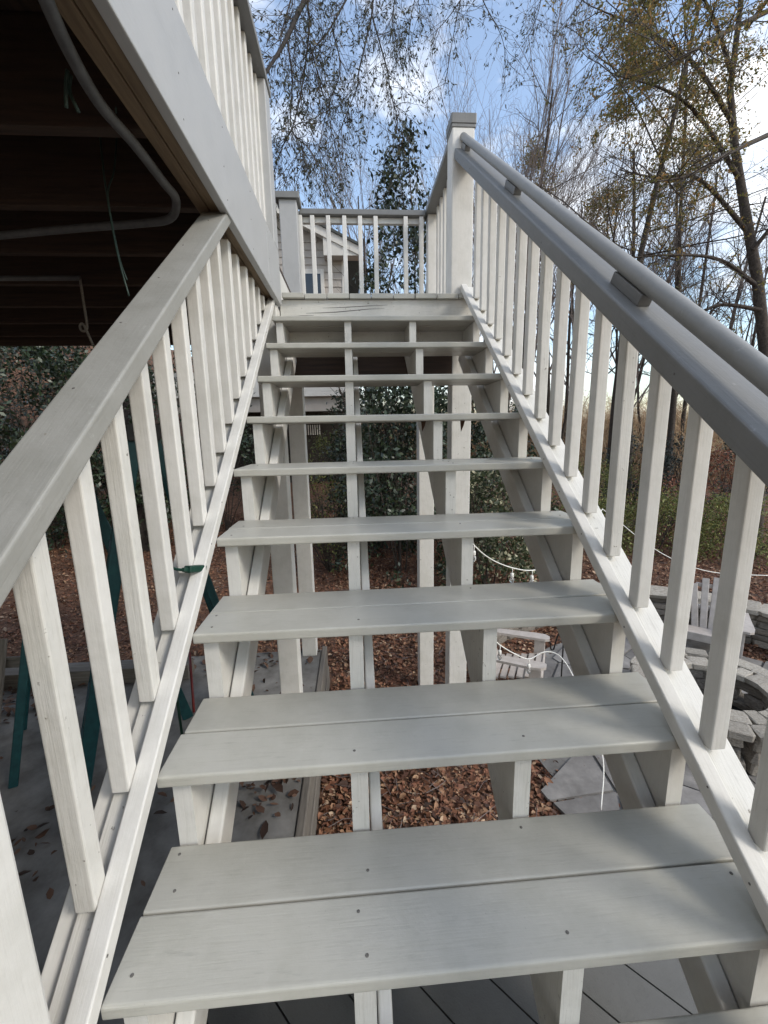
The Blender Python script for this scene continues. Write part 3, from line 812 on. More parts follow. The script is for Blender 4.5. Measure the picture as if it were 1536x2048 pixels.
# ================================================================== STEPLADDERS under the deck
def stepladder(top, yaw, spread, label, h):
    t = thing('stepladder', label, 'ladder', (top[0], top[1], SLAB_Z), 'green stepladders under the deck')
    ca, sa = math.cos(yaw), math.sin(yaw)
    def P(u, v, z): return Vector((top[0] + u * ca - v * sa, top[1] + u * sa + v * ca, z))
    zt = SLAB_Z + h
    bar('top_cap', P(-0.20, 0, zt), P(0.20, 0, zt), 0.16, 0.09, M['black'], t, (-sa, ca, 0), 0.01, 3)
    for s in (-1, 1):
        bar('front_rail', P(s * 0.30, -spread, SLAB_Z), P(s * 0.17, -0.05, zt - 0.045), 0.028, 0.075, M['teal'], t, (ca, sa, 0), 0.006, 2)
        bar('rear_rail', P(s * 0.33, spread * 0.9, SLAB_Z), P(s * 0.16, 0.05, zt - 0.045), 0.025, 0.05, M['teal'], t, (ca, sa, 0), 0.006, 2)
    n = 6
    for k in range(1, n + 1):
        f = k / (n + 1); v = -spread + (spread - 0.05) * f; hw_ = 0.30 - 0.13 * f - 0.014; z = SLAB_Z + (h - 0.045) * f
        bar('step', P(-hw_, v, z), P(hw_, v, z), 0.08, 0.02, M['teal'], t, (-sa, ca, 0), 0.004, 2)
    for f in (0.3, 0.65):
        v = spread * 0.9 * (1 - f) + 0.05 * f; hw_ = 0.33 - 0.17 * f - 0.013; z = SLAB_Z + (h - 0.045) * f
        bar('rear_brace', P(-hw_, v, z), P(hw_, v, z), 0.02, 0.02, M['teal'], t, (-sa, ca, 0), 0.003, 1)
    return t
stepladder((-2.18, 2.72), math.radians(122), 0.55, 'green stepladder with black top cap standing nearer the house', 2.2)
stepladder((-1.42, 2.30), math.radians(-62), 0.58, 'green stepladder with one leg set down beside the landing post', 2.2)

# boards and timber stored under the deck
tb_ = box('timber_beam', -4.2, -1.75, 3.30, 3.44, SLAB_Z + 0.001, SLAB_Z + 0.14, M['old_board'], None, 0.005, 'x'); tag(tb_, 'weathered square timber lying across the far end of the slab', 'timber')
pal = thing('board_panel', 'panel of weathered upright boards leaning under the deck', 'panel', (-3.2, 2.75, SLAB_Z))
for k in range(6):
    bar('board', (-3.75 + 0.15 * k, 2.72, SLAB_Z + 0.001), (-3.75 + 0.15 * k, 2.95, SLAB_Z + 0.62 + random.uniform(-0.03, 0.03)), 0.135, 0.02, M['old_board'], pal, (1, 0, 0), 0.003, 1)
bar('cross_board', (-3.85, 2.95, SLAB_Z + 0.45), (-2.85, 2.95, SLAB_Z + 0.45), 0.02, 0.09, M['old_board'], pal, (0, 1, 0), 0.003, 1)
rd = polytube('red_rod', [pxplane(388, 1425, 2, SLAB_Z + 0.01), pxplane(379, 1305, 2, SLAB_Z + 0.35)], 0.010, M['red'], None, 8); tag(rd, 'thin dark red steel rod standing on the slab by the ladder', 'rod')

# ================================================================== PATIO
pat = newobj('patio', None); tag(pat, 'round flagstone patio with stone fire pit', None, None, 'structure')
def disk(name, c, r, z, mat, parent, n=64):
    V = [(c[0] + r * math.cos(2 * math.pi * i / n), c[1] + r * math.sin(2 * math.pi * i / n), z) for i in range(n)]
    V += [(a, b, z - 0.12) for a, b, _ in V]
    F = [tuple(range(n))] + [(i, n + i, n + (i + 1) % n, (i + 1) % n) for i in range(n)]
    return newobj(name, meshdata(name, V, F), parent, mat)
disk('patio_bed', PIT_C, 1.75, PATIO_Z - 0.015, M['concrete'], pat)
def flagstones():
    rng = random.Random(5)
    s = 0.42; pts = []
    for i in range(-7, 8):
        for j in range(-7, 8):
            x = (i + (0.5 if j % 2 else 0)) * s + rng.uniform(-0.2, 0.2); y = j * s * 0.9 + rng.uniform(-0.2, 0.2)
            pts.append((x, y))
    for a in pts:
        r = math.hypot(*a)
        if r > 1.72: continue
        poly = [(a[0] - 0.5, a[1] - 0.5), (a[0] + 0.5, a[1] - 0.5), (a[0] + 0.5, a[1] + 0.5), (a[0] - 0.5, a[1] + 0.5)]
        for b in pts:
            if b == a: continue
            dx, dy = b[0] - a[0], b[1] - a[1]; L = math.hypot(dx, dy)
            if L > 1.2: continue
            c = L / 2 - 0.012
            nx, ny = dx / L, dy / L
            out = []
            for k in range(len(poly)):
                p, q = poly[k], poly[(k + 1) % len(poly)]
                dp = c - ((p[0] - a[0]) * nx + (p[1] - a[1]) * ny); dq = c - ((q[0] - a[0]) * nx + (q[1] - a[1]) * ny)
                if dp >= 0: out.append(p)
                if dp * dq < 0:
                    t = dp / (dp - dq); out.append((p[0] + (q[0] - p[0]) * t, p[1] + (q[1] - p[1]) * t))
            poly = out
            if len(poly) < 3: break
        if len(poly) >= 3:
            if min(math.hypot(*p) for p in poly) < 0.3: continue
            prism('flagstone', [(p[0] + PIT_C[0], p[1] + PIT_C[1]) for p in poly], 2, PATIO_Z - 0.02, PATIO_Z + rng.uniform(0.0, 0.014), M['flag'], pat)
flagstones()

def stone_mesh(seed):
    """rough squared stone, unit box"""
    rng = np.random.default_rng(seed)
    n = 4; g = np.linspace(-0.5, 0.5, n)
    import bmesh
    bm = bmesh.new(); bmesh.ops.create_cube(bm, size=1.0)
    bmesh.ops.bevel(bm, geom=bm.edges[:], offset=0.09, segments=1, affect='EDGES')
    for v in bm.verts: v.co += Vector(rng.normal(0, 0.025, 3))
    m = bpy.data.meshes.new('stone'); bm.to_mesh(m); bm.free(); return m
STONES = [stone_mesh(k) for k in range(6)]
for m in STONES: m.materials.append(M['stone'])
CAPS = [stone_mesh(20 + k) for k in range(5)]
for m in CAPS: m.materials.append(M['capstone'])
def put_stone(name, m, c, ang, size, parent):
    o = newobj(name, m, parent)
    o.matrix_basis = Matrix.Translation(c) @ Matrix.Rotation(ang, 4, 'Z') @ Matrix.Diagonal((*size, 1))
    return o
def ring(parent, c, rad, depth, z0, heights, a0, a1, slen, seed, caps=None, stock=None):
    rng = random.Random(seed)
    z = z0
    for ci, h in enumerate(heights):
        a = a0 + rng.uniform(0, slen / rad)
        while a < a1:
            ln = slen * rng.uniform(0.6, 1.35); da = ln / rad
            am = a + da / 2; r = rad + rng.uniform(-0.012, 0.012)
            put_stone('stone', rng.choice(stock or STONES), (c[0] + r * math.cos(am), c[1] + r * math.sin(am), z + h / 2), am + math.pi / 2, (ln - 0.006, depth, h - 0.004), parent)
            a += da
        z += h
    if caps:
        a = a0
        while a < a1 - 0.02:
            ln = caps[0] * rng.uniform(0.75, 1.25); da = min(ln / rad, a1 - a)
            am = a + da / 2
            put_stone('cap_stone', rng.choice(CAPS), (c[0] + rad * math.cos(am), c[1] + rad * math.sin(am), z + caps[2] / 2), am + math.pi / 2, (da * (rad + caps[1] * 0.35) - 0.008, caps[1], caps[2]), parent)
            a += da
    return z
fp = thing('fire_pit', 'round stone fire pit with pale cap stones on the patio', 'fire pit', (PIT_C[0], PIT_C[1], PATIO_Z))
ring(fp, PIT_C, 0.50, 0.22, PATIO_Z, (0.12, 0.11, 0.12), 0, 2 * math.pi, 0.26, 3, None)
ring(fp, PIT_C, 0.435, 0.17, PATIO_Z + 0.35, (0.062,), 0, 2 * math.pi, 0.17, 31, None, CAPS)
ring(fp, PIT_C, 0.60, 0.155, PATIO_Z + 0.35, (0.066,), 0, 2 * math.pi, 0.22, 32, None, CAPS)
ash = disk('ash_bed', PIT_C, 0.42, PATIO_Z + 0.06, M['black'], fp, 24)
sw = thing('seat_wall', 'curved dry stone seat wall behind the patio chairs', 'stone wall', (PIT_C[0], PIT_C[1] + 2.3, PATIO_Z))
ring(sw, PIT_C, 2.34, 0.30, PATIO_Z - 0.04, (0.10, 0.07, 0.09, 0.08, 0.08), math.radians(-15), math.radians(128), 0.34, 8, (0.5, 0.40, 0.06))

# ------------------------------------------------------------------ adirondack chairs
def adirondack(loc, yaw, label):
    t = thing('adirondack_chair', label, 'chair', loc, 'pale garden chairs around the fire pit')
    ca, sa = math.cos(yaw), math.sin(yaw)
    K = 0.88
    def P(u, v, z): u, v, z = u * K, v * K, z * K; return Vector((loc[0] + u * ca - v * sa, loc[1] + u * sa + v * ca, loc[2] + z))   # u right, v front (chair looks along +v)
    U = (ca, sa, 0); Vv = (-sa, ca, 0)
    mt = M['chair']
    n = 5
    for k in range(n):                                   # fanned back slats with an arched top
        f = (k - 2) / 2
        ub, ut = f * 0.190, f * 0.262
        ln = 0.76 - 0.13 * f * f
        ang = math.radians(24)
        p0 = P(ub, -0.16, 0.27); p1 = P(ut, -0.16 - ln * math.sin(ang), 0.27 + ln * math.cos(ang))
        bar('back_slat', p0, p1, 0.076, 0.020, mt, t, U, 0.009, 3)
    bar('back_brace', P(-0.30, -0.31, 0.54), P(0.30, -0.31, 0.54), 0.03, 0.06, mt, t, Vv, 0.005)
    bar('back_brace', P(-0.24, -0.44, 0.83), P(0.24, -0.44, 0.83), 0.02, 0.05, mt, t, Vv, 0.005)
    for k in range(6):
        v = -0.13 + 0.088 * k; z = 0.275 + 0.020 * k
        bar('seat_slat', P(-0.27, v, z), P(0.27, v, z), 0.062, 0.02, mt, t, Vv, 0.007, 3)
    bar('seat_front', P(-0.27, 0.36, 0.345), P(0.27, 0.36, 0.345), 0.02, 0.10, mt, t, Vv, 0.007, 3)
    for s in (-1, 1):
        bar('side_rail', P(s * 0.285, -0.46, 0.03), P(s * 0.285, 0.35, 0.335), 0.025, 0.11, mt, t, U, 0.006)
        bar('front_leg', P(s * 0.312, 0.30, 0.0), P(s * 0.312, 0.30, 0.528), 0.028, 0.11, mt, t, U, 0.006)
        # broad arm, paddle shaped
        outl = [(-0.05, -0.36), (0.055, -0.36), (0.075, 0.0), (0.095, 0.25), (0.085, 0.36), (0.04, 0.41), (-0.03, 0.41), (-0.055, 0.36), (-0.055, 0.0)]
        W = [P(s * (0.325 + a), b_, 0.530 + 0.02 * (b_ + 0.36)) for a, b_ in outl]
        V = W + [q + Vector((0, 0, 0.026)) for q in W]; m = len(W)
        F = [tuple(range(m)), tuple(range(2 * m - 1, m - 1, -1))] + [(i, m + i, m + (i + 1) % m, (i + 1) % m) for i in range(m)]
        if s > 0: F = [tuple(reversed(f)) for f in F]
        arm = newobj('arm', meshdata('arm', V, F), t, mt)
    return t
adirondack((4.10, 4.20, PATIO_Z - 0.065), math.radians(138), 'pale garden chair with slatted fan back facing the fire pit by the stone wall')
adirondack((1.36, 3.62, PATIO_Z + 0.01), math.radians(-118), 'pale garden chair with broad arms seen below the stair treads')

# shepherd hook and string lights
hk = px(1112, 1290, 3.35)
gz = float(ground_z(hk.x + 0.05, hk.y))
sh = polytube('shepherd_hook', smooth_path([(hk.x + 0.06, hk.y, gz - 0.1), (hk.x + 0.06, hk.y, hk.z - 0.1), (hk.x + 0.055, hk.y, hk.z + 0.06), (hk.x + 0.02, hk.y, hk.z + 0.10), (hk.x - 0.005, hk.y, hk.z + 0.02), (hk.x - 0.018, hk.y, hk.z - 0.035), (hk.x - 0.04, hk.y, hk.z - 0.03), (hk.x - 0.05, hk.y, hk.z + 0.03)], 6), 0.006, M['black'], None, 8)
tag(sh, 'black metal garden hook holding up the string lights', 'hook')
def bulb_mesh():
    prof = [(0.009, 0.0), (0.013, -0.004), (0.014, -0.03), (0.011, -0.034)]
    n = 10; V = []; F = []
    for r, z in prof:
        for i in range(n): V.append((r * math.cos(2 * math.pi * i / n), r * math.sin(2 * math.pi * i / n), z))
    for k in range(len(prof) - 1):
        for i in range(n): F.append((k * n + i, (k + 1) * n + i, (k + 1) * n + (i + 1) % n, k * n + (i + 1) % n))
    F.append(tuple(range(n))); m = meshdata('socket', V, F, True); m.materials.append(M['cable_white'])
    prof = [(0.009, -0.032), (0.017, -0.045), (0.019, -0.058), (0.013, -0.075), (0.002, -0.085)]
    V = []; F = []
    for r, z in prof:
        for i in range(n): V.append((r * math.cos(2 * math.pi * i / n), r * math.sin(2 * math.pi * i / n), z))
    for k in range(len(prof) - 1):
        for i in range(n): F.append((k * n + i, (k + 1) * n + i, (k + 1) * n + (i + 1) % n, k * n + (i + 1) % n))
    m2 = meshdata('bulb', V, F, True); m2.materials.append(M['bulb'])
    return m, m2
SOCK, BULB = bulb_mesh()
def string_lights(pts, bulbs, label, r=0.0045):
    P = smooth_path(pts, 8)
    t = thing('string_lights', label, 'string lights', P[0])
    polytube('cable', P, r, M['cable_white'], t, 6)
    for f in bulbs:
        p = P[int(f * (len(P) - 1))]
        polytube('drop_wire', [p, p + Vector((0.003, 0, -0.022)), p + Vector((0.0, 0, -0.045))], 0.0035, M['cable_white'], t, 6)
        s = newobj('socket', SOCK, t); s.location = p + Vector((0, 0, -0.043))
        b = newobj('bulb', BULB, t); b.location = p + Vector((0, 0, -0.043))
string_lights([px(915, 1040, 2.95), px(948, 1090, 3.05), px(985, 1120, 3.2), px(1030, 1137, 3.35), px(1070, 1140, 3.5), px(1120, 1125, 3.9), px(1165, 1075, 4.3), px(1205, 1018, 4.7)], (0.16, 0.42, 0.56), 'white string light cable sagging from the landing post over the leaves')
string_lights([px(1205, 1018, 4.7), px(1240, 1045, 4.75), px(1290, 1085, 4.8), px(1350, 1120, 4.85), px(1430, 1145, 4.9), px(1560, 1152, 5.0)], (), 'white string light cable strung high past the patio chair')
string_lights([px(985, 1275, 3.2), px(1000, 1290, 3.25), px(1030, 1308, 3.3), px(1058, 1318, 3.33), px(1085, 1305, 3.35), px(hk_x, 1303, 3.35) if False else px(1106, 1305, 3.35), px(1125, 1318, 3.3), px(1146, 1352, 3.2), px(1180, 1430, 3.0), px(1206, 1520, 2.85), px(1202, 1620, 2.7)], (0.10, 0.30), 'white string light cable looped over the black garden hook')

# ================================================================== NEIGHBOUR HOUSE
nh = thing('neighbour_house', 'beige clapboard house with low gable roof seen past the landing', 'house', (-2.5, 15, -0.5))
HY = 12.7; HX0, HX1 = -4.6, -0.36
band0, band1 = 2.18, 2.88
eave = px(716, 497, 12.0)
ez = 6.05
slope_r = 0.47
z = band1 + 0.02
while z < 8.0:
    # clapboards, each tilted a little; clipped under the roof slope
    h = 0.19
    xr = HX1; xl = HX0
    ztop = z + h
    lim = lambda x: ez + 0.05 + (eave.x - x) * slope_r - 0.12
    # right end recedes as the roof comes down
    if ztop > lim(xr): xr = eave.x - (ztop - ez - 0.05 + 0.12) / slope_r
    if xr - xl > 0.2:
        bar('clapboard', (xl, HY + 0.012, z + h / 2), (xr, HY + 0.012, z + h / 2), 0.02, h + 0.012, M['siding'], nh, (0, 1, -0.12), 0.003, 1)
    z += h
box('wall', HX0, HX1 - 0.01, HY + 0.03, HY + 6.0, band1, 6.0, M['siding'], nh, 0.01, 'y')
gp = [(HX0, 6.0), (HX1, 6.0), (HX1, lim(HX1) - 0.03), (HX0, lim(HX0) - 0.03)]
prism('gable_wall', gp, 1, HY + 0.032, HY + 0.2, M['siding'], nh)
box('corner_board', HX1 - 0.005, HX1 + 0.10, HY - 0.02, HY + 0.1, band1, 6.0, M['trim'], nh, 0.004)
# rake board, soffit return and roof
def roof_slab(name, t0, t1, x0, x1, y0, y1, mat):
    V = []
    for x in (x0, x1):
        zc = ez + 0.05 + (eave.x - x) * slope_r
        for y in (y0, y1):
            for t in (t0, t1): V.append((x, y, zc + t))
    F = [(0, 1, 3, 2), (4, 6, 7, 5), (0, 4, 5, 1), (2, 3, 7, 6), (0, 2, 6, 4), (1, 5, 7, 3)]
    return newobj(name, meshdata(name, V, F), nh, mat)
roof_slab('rake_board', -0.24, -0.02, HX0, eave.x, HY - 0.42, HY - 0.38, M['trim'])
roof_slab('soffit', -0.17, -0.13, HX0, eave.x, HY - 0.38, HY, M['trim'])
roof_slab('roof', -0.018, 0.05, HX0, eave.x + 0.06, HY - 0.47, HY + 6.5, M['shingle'])
prism('eave_return', [(eave.x - 0.95, ez - 0.20), (eave.x, ez - 0.20), (eave.x, ez + 0.02), (eave.x - 0.05, ez + 0.04), (eave.x - 0.95, ez + 0.25)], 1, HY - 0.385, HY - 0.02, M['trim'], nh)
# window
wa, wb = px(600, 552, 12.0), px(646, 592, 12.0)
def window(x0, x1, z0, z1):
    wn_ = box('window', x0, x1, HY - 0.06, HY + 0.0, z0, z1, M['trim'], nh, 0.006)
    def sub(name, a, b, c, d, y0, y1, mt):
        o = box(name, a, b, y0, y1, c, d, mt, None, 0.004)
        o.parent = wn_; o.matrix_parent_inverse = wn_.matrix_basis.inverted()
    sub('pane', x0 + 0.1, x1 - 0.1, z0 + 0.12, (z0 + z1) / 2 - 0.03, HY - 0.068, HY - 0.058, M['pane'])
    sub('pane', x0 + 0.1, x1 - 0.1, (z0 + z1) / 2 + 0.03, z1 - 0.12, HY - 0.068, HY - 0.058, M['pane'])
    sub('sill', x0 - 0.05, x1 + 0.05, z0 - 0.05, z0 + 0.0, HY - 0.12, HY - 0.061, M['trim'])
window(-1.75, -0.86, 4.15, 5.62)
# storey band and open carport beneath
box('floor_band', HX0 - 1.2, HX1 + 0.06, HY - 0.14, HY + 0.02, band0, band1, M['trim'], nh, 0.006, 'x')
box('carport_ceiling', HX0 - 1.2, HX1, HY + 0.03, HY + 6, band0 + 0.1, band0 + 0.2, M['dark_room'], nh, 0.006, 'x')
box('carport_beam', HX0 - 1.2, HX1, HY + 0.03, HY + 0.18, band0 - 0.42, band0 + 0.05, M['siding'], nh, 0.006, 'x')
box('carport_back_wall', HX0 - 1.2, HX1, HY + 5.8, HY + 6, -1.0, band0 + 0.1, M['dark_room'], nh, 0.006, 'x')
for xp in (HX0 - 1.1, HX1 - 0.25, -2.6):
    box('carport_post', xp, xp + 0.14, HY + 0.2, HY + 0.34, -1.3, band0 - 0.40, M['dark_room'], nh, 0.005)
for k in range(12):
    box('porch_baluster', -2.55 + 0.09 * k, -2.51 + 0.09 * k, HY + 4.5, HY + 4.54, 1.05, 1.45, M['trim'], nh, 0.004)

# ================================================================== TREES AND SHRUBS
def grow(rng, starts, spec):
    """starts: list of (pos, dir, len, r). spec: per level dict(seg, wob, grav, kids, ang, lf, rf, t0). returns arrays of segments + tips"""
    S0, S1, R0, R1, LV = [], [], [], [], []
    tips = []
    cur = [(np.array(p, float), np.array(d, float) / np.linalg.norm(d), l, r) for p, d, l, r in starts]
    for lv, sp in enumerate(spec):
        nxt = []
        for p, d, ln, r in cur:
            ns = sp['seg']; path = [p]; dirs = [d]; rad = [r]
            q, dd = p.copy(), d.copy()
            for i in range(ns):
                dd = dd + rng.normal(0, sp['wob'], 3) + np.array([0, 0, sp['grav']]) ; dd /= np.linalg.norm(dd)
                q = q + dd * (ln / ns); path.append(q); dirs.append(dd); rad.append(r * (1 - (1 - sp.get('end', 0.35)) * (i + 1) / ns))
            for i in range(ns):
                S0.append(path[i]); S1.append(path[i + 1]); R0.append(rad[i]); R1.append(rad[i + 1]); LV.append(lv)
            if lv == len(spec) - 1:
                tips.append((path, dirs))
            else:
                nk = sp['kids']; nk = int(nk) + (rng.random() < nk - int(nk))
                for k in range(nk):
                    t = sp['t0'] + (1 - sp['t0']) * (k + rng.random()) / nk
                    i = min(int(t * ns), ns - 1); f = t * ns - i
                    pos = path[i] * (1 - f) + path[i + 1] * f
                    az = rng.uniform(0, 2 * np.pi); an = math.radians(sp['ang'] * rng.uniform(0.6, 1.35))
                    b = dirs[i + 1]; a = np.cross(b, [0.3, 0.2, 0.9]); a /= np.linalg.norm(a); c = np.cross(b, a)
                    nd = b * math.cos(an) + (a * math.cos(az) + c * math.sin(az)) * math.sin(an)
                    nxt.append((pos, nd, ln * sp['lf'] * rng.uniform(0.65, 1.2) * (1.15 - 0.45 * t), max(rad[i] * sp['rf'], sp.get('rmin', 0.0016))))
        cur = nxt
    return [np.array(a) for a in (S0, S1, R0, R1, LV)], tips

def tips_leaves(tips, rng, per, ln, spread, ratio=0.4, droop=0.3, tstart=0.2):
    C, D = [], []
    for path, dirs in tips:
        path = np.array(path); n = len(path) - 1
        t = rng.uniform(tstart, 1.0, per) * n
        i = np.minimum(t.astype(int), n - 1); f = (t - i)[:, None]
        p = path[i] * (1 - f) + path[i + 1] * f
        d = np.array(dirs)[i + 1] + rng.normal(0, 0.7, (per, 3)); d[:, 2] -= droop
        d /= np.linalg.norm(d, axis=1, keepdims=True)
        C.append(p + d * ln * 0.5 + rng.normal(0, spread, (per, 3))); D.append(d)
    C = np.concatenate(C); D = np.concatenate(D)
    nn = rand_unit(len(C), rng); nn -= D * np.sum(nn * D, 1, keepdims=True); nn /= np.linalg.norm(nn, axis=1, keepdims=True)
    L = ln * rng.uniform(0.6, 1.25, len(C))
    return leaf_quads(C, D, nn, L, L * ratio * rng.uniform(0.7, 1.2, len(C)))

def wood_parts(parent, seg, nthick, bark, twig, names=('trunk', 'branches')):
    S0, S1, R0, R1, LV = seg
    a = LV < nthick
    for msk, mt, nm, sd in ((a, bark, names[0], 8), (~a, twig, names[1], 3)):
        if msk.sum() == 0: continue
        V, F = tube_arrays(S0[msk], S1[msk], R0[msk], R1[msk], sd)
        newobj(nm, fastmesh(nm, V, F, sd > 3), parent, mt)

def copy_tree(root, loc, rz, sc, label, group):
    r = root.copy(); COL.objects.link(r); r.location = loc; r.rotation_euler = (0, 0, rz); r.scale = sc
    r['label'] = label; r['group'] = group
    for ch in root.children:
        c = ch.copy(); COL.objects.link(c); c.parent = r; c.matrix_parent_inverse = Matrix.Identity(4)
    return r

def proto(name, label, cat, group, loc):
    t = newobj(name, None); t.location = loc; tag(t, label, cat, group); return t

def attach(t, name, V, F, mat, smooth=False):
    o = bpy.data.objects.new(name, fastmesh(name, V, F, smooth)); COL.objects.link(o); o.data.materials.append(mat); o.parent = t
    if name in ('branches', 'crown', 'foliage', 'stems'): o['kind'] = 'stuff'
    return o

def wood_local(t, seg, nthick, bark, twig, sides=3, tn='trunk', bn='branches'):
    S0, S1, R0, R1, LV = seg; a = LV < nthick
    for msk, mt, nm, sd in ((a, bark, tn, 7), (~a, twig, bn, sides)):
        if msk.sum():
            V, F = tube_arrays(S0[msk], S1[msk], R0[msk], R1[msk], sd); attach(t, nm, V, F, mt, sd > 3)

# ---- bare vase-shaped trees behind the landing
def bare_spec(kids=(6, 6, 5, 4), ang=(22, 26, 30, 34), up=0.05):
    return [dict(seg=6, wob=0.05, grav=0.0, kids=kids[0], ang=ang[0], lf=0.62, rf=0.6, t0=0.32, end=0.3),
            dict(seg=6, wob=0.08, grav=up, kids=kids[1], ang=ang[1], lf=0.55, rf=0.55, t0=0.25),
            dict(seg=5, wob=0.10, grav=up, kids=kids[2], ang=ang[2], lf=0.55, rf=0.55, t0=0.2, rmin=0.0045),
            dict(seg=4, wob=0.12, grav=up * 0.8, kids=kids[3], ang=ang[3], lf=0.5, rf=0.6, t0=0.15, rmin=0.0034),
            dict(seg=3, wob=0.14, grav=up * 0.6, kids=0, ang=30, lf=0.5, rf=0.6, t0=0.2)]
bare = []
for k, (sd_, kids, ang, hh) in enumerate(((11, (8, 7, 5, 4), (20, 24, 28, 32), 10.5), (12, (8, 6, 5, 4), (26, 28, 30, 32), 10.0), (13, (10, 7, 5, 3), (34, 34, 34, 36), 11.5))):
    rng = np.random.default_rng(sd_)
    st = [((0, 0, -0.2), (rng.normal(0, 0.04), rng.normal(0, 0.04), 1), hh, 0.11)]
    if k < 2: st += [((0.05, 0, 0.3), (0.18, 0.05, 1), hh * 0.9, 0.08), ((-0.05, 0.02, 0.3), (-0.2, 0.08, 1), hh * 0.9, 0.08)]
    seg, tips = grow(rng, st, bare_spec(kids, ang))
    t = proto('bare_tree', 'x', 'tree', 'bare trees beyond the landing', (0, 0, 0)); wood_local(t, seg, 1, M['bark'], M['twig']); bare.append((t, len(seg[0])))
places = [  # photo x of the trunk, distance, prototype, scale, rotation, label
    (1010, 15.0, 0, 1.02, 0.3, 'bare tree with a fine upright crown right of the tall newel post'),
    (1105, 18.0, 0, 1.0, 2.4, 'pale bare tree close behind the fine upright one'),
    (955, 23.0, 0, 1.1, 5.0, 'pale bare tree farther back just right of the newel cap'),
    (1060, 25.0, 1, 1.15, 0.6, 'pale bare tree farthest back above the upper handrail'),
    (900, 21.0, 1, 0.95, 2.9, 'bare grey tree directly behind the tall newel post'),
    (745, 20.0, 0, 1.0, 4.1, 'slim bare tree between the house gable and the evergreen'),
    (1160, 22.0, 2, 1.0, 2.2, 'spreading bare tree over the middle of the handrail'),
    (1225, 16.0, 1, 0.85, 3.6, 'bare multi stemmed tree seen through the upper balusters'),
    (1300, 20.0, 0, 0.9, 5.5, 'bare tree in the pale sky above the handrail blocks'),
    (1470, 19.0, 1, 0.9, 4.6, 'bare tree beside the trunk of the big leafy oak'),
]
used_b = [False] * 3
for (X, w, k, s, rz, lab) in places:
    q = px(X, 860, w); loc = (q.x, q.y, float(ground_z(q.x, q.y)) - 0.1)
    if not used_b[k]:
        t = bare[k][0]; t.location = loc; t.rotation_euler = (0, 0, rz); t.scale = (s, s, s); t['label'] = lab; used_b[k] = True
    else:
        copy_tree(bare[k][0], loc, rz, (s, s, s), lab, 'bare trees beyond the landing')

# ---- straight woodland trunks along the edge of the wood
def trunk_tree(X, w, h, r, lab, seed):
    rng = np.random.default_rng(seed)
    q = px(X, 860, w); loc = (q.x, q.y, float(ground_z(q.x, q.y)) - 0.2)
    t = proto('woodland_tree', lab, 'tree', 'slender trees at the edge of the wood', loc)
    sp = [dict(seg=10, wob=0.025, grav=0.0, kids=16, ang=55, lf=0.24, rf=0.35, t0=0.3, end=0.35), dict(seg=5, wob=0.12, grav=0.04, kids=5, ang=38, lf=0.5, rf=0.5, t0=0.2), dict(seg=4, wob=0.14, grav=0.03, kids=3, ang=35, lf=0.5, rf=0.6, t0=0.2), dict(seg=3, wob=0.15, grav=0.0, kids=0, ang=30, lf=0.5, rf=0.5, t0=0.2)]
    seg, tips = grow(rng, [((0, 0, 0), (rng.normal(0, 0.03), rng.normal(0, 0.03), 1), h, r)], sp)
    wood_local(t, seg, 1, M['bark'], M['twig_dark'])
for i, (X, w, h, r, lab) in enumerate((
        (1268, 15, 11, 0.11, 'slender dark trunk seen through the balusters in the open sky gap'),
        (1345, 18, 12, 0.12, 'slender leaning trunk just right of the open sky gap'),
        (1362, 18.5, 12, 0.10, 'slender trunk paired closely with its neighbour under the handrail'),
        (1130, 21, 12, 0.10, 'slender trunk behind the middle balusters of the yard railing'),
        (1420, 25, 14, 0.15, 'slender trunk beyond the red leaved shrub'),
        (1205, 27, 14, 0.14, 'slender far trunk in the tan brush'))):
    trunk_tree(X, w, h, r, lab, 40 + i)

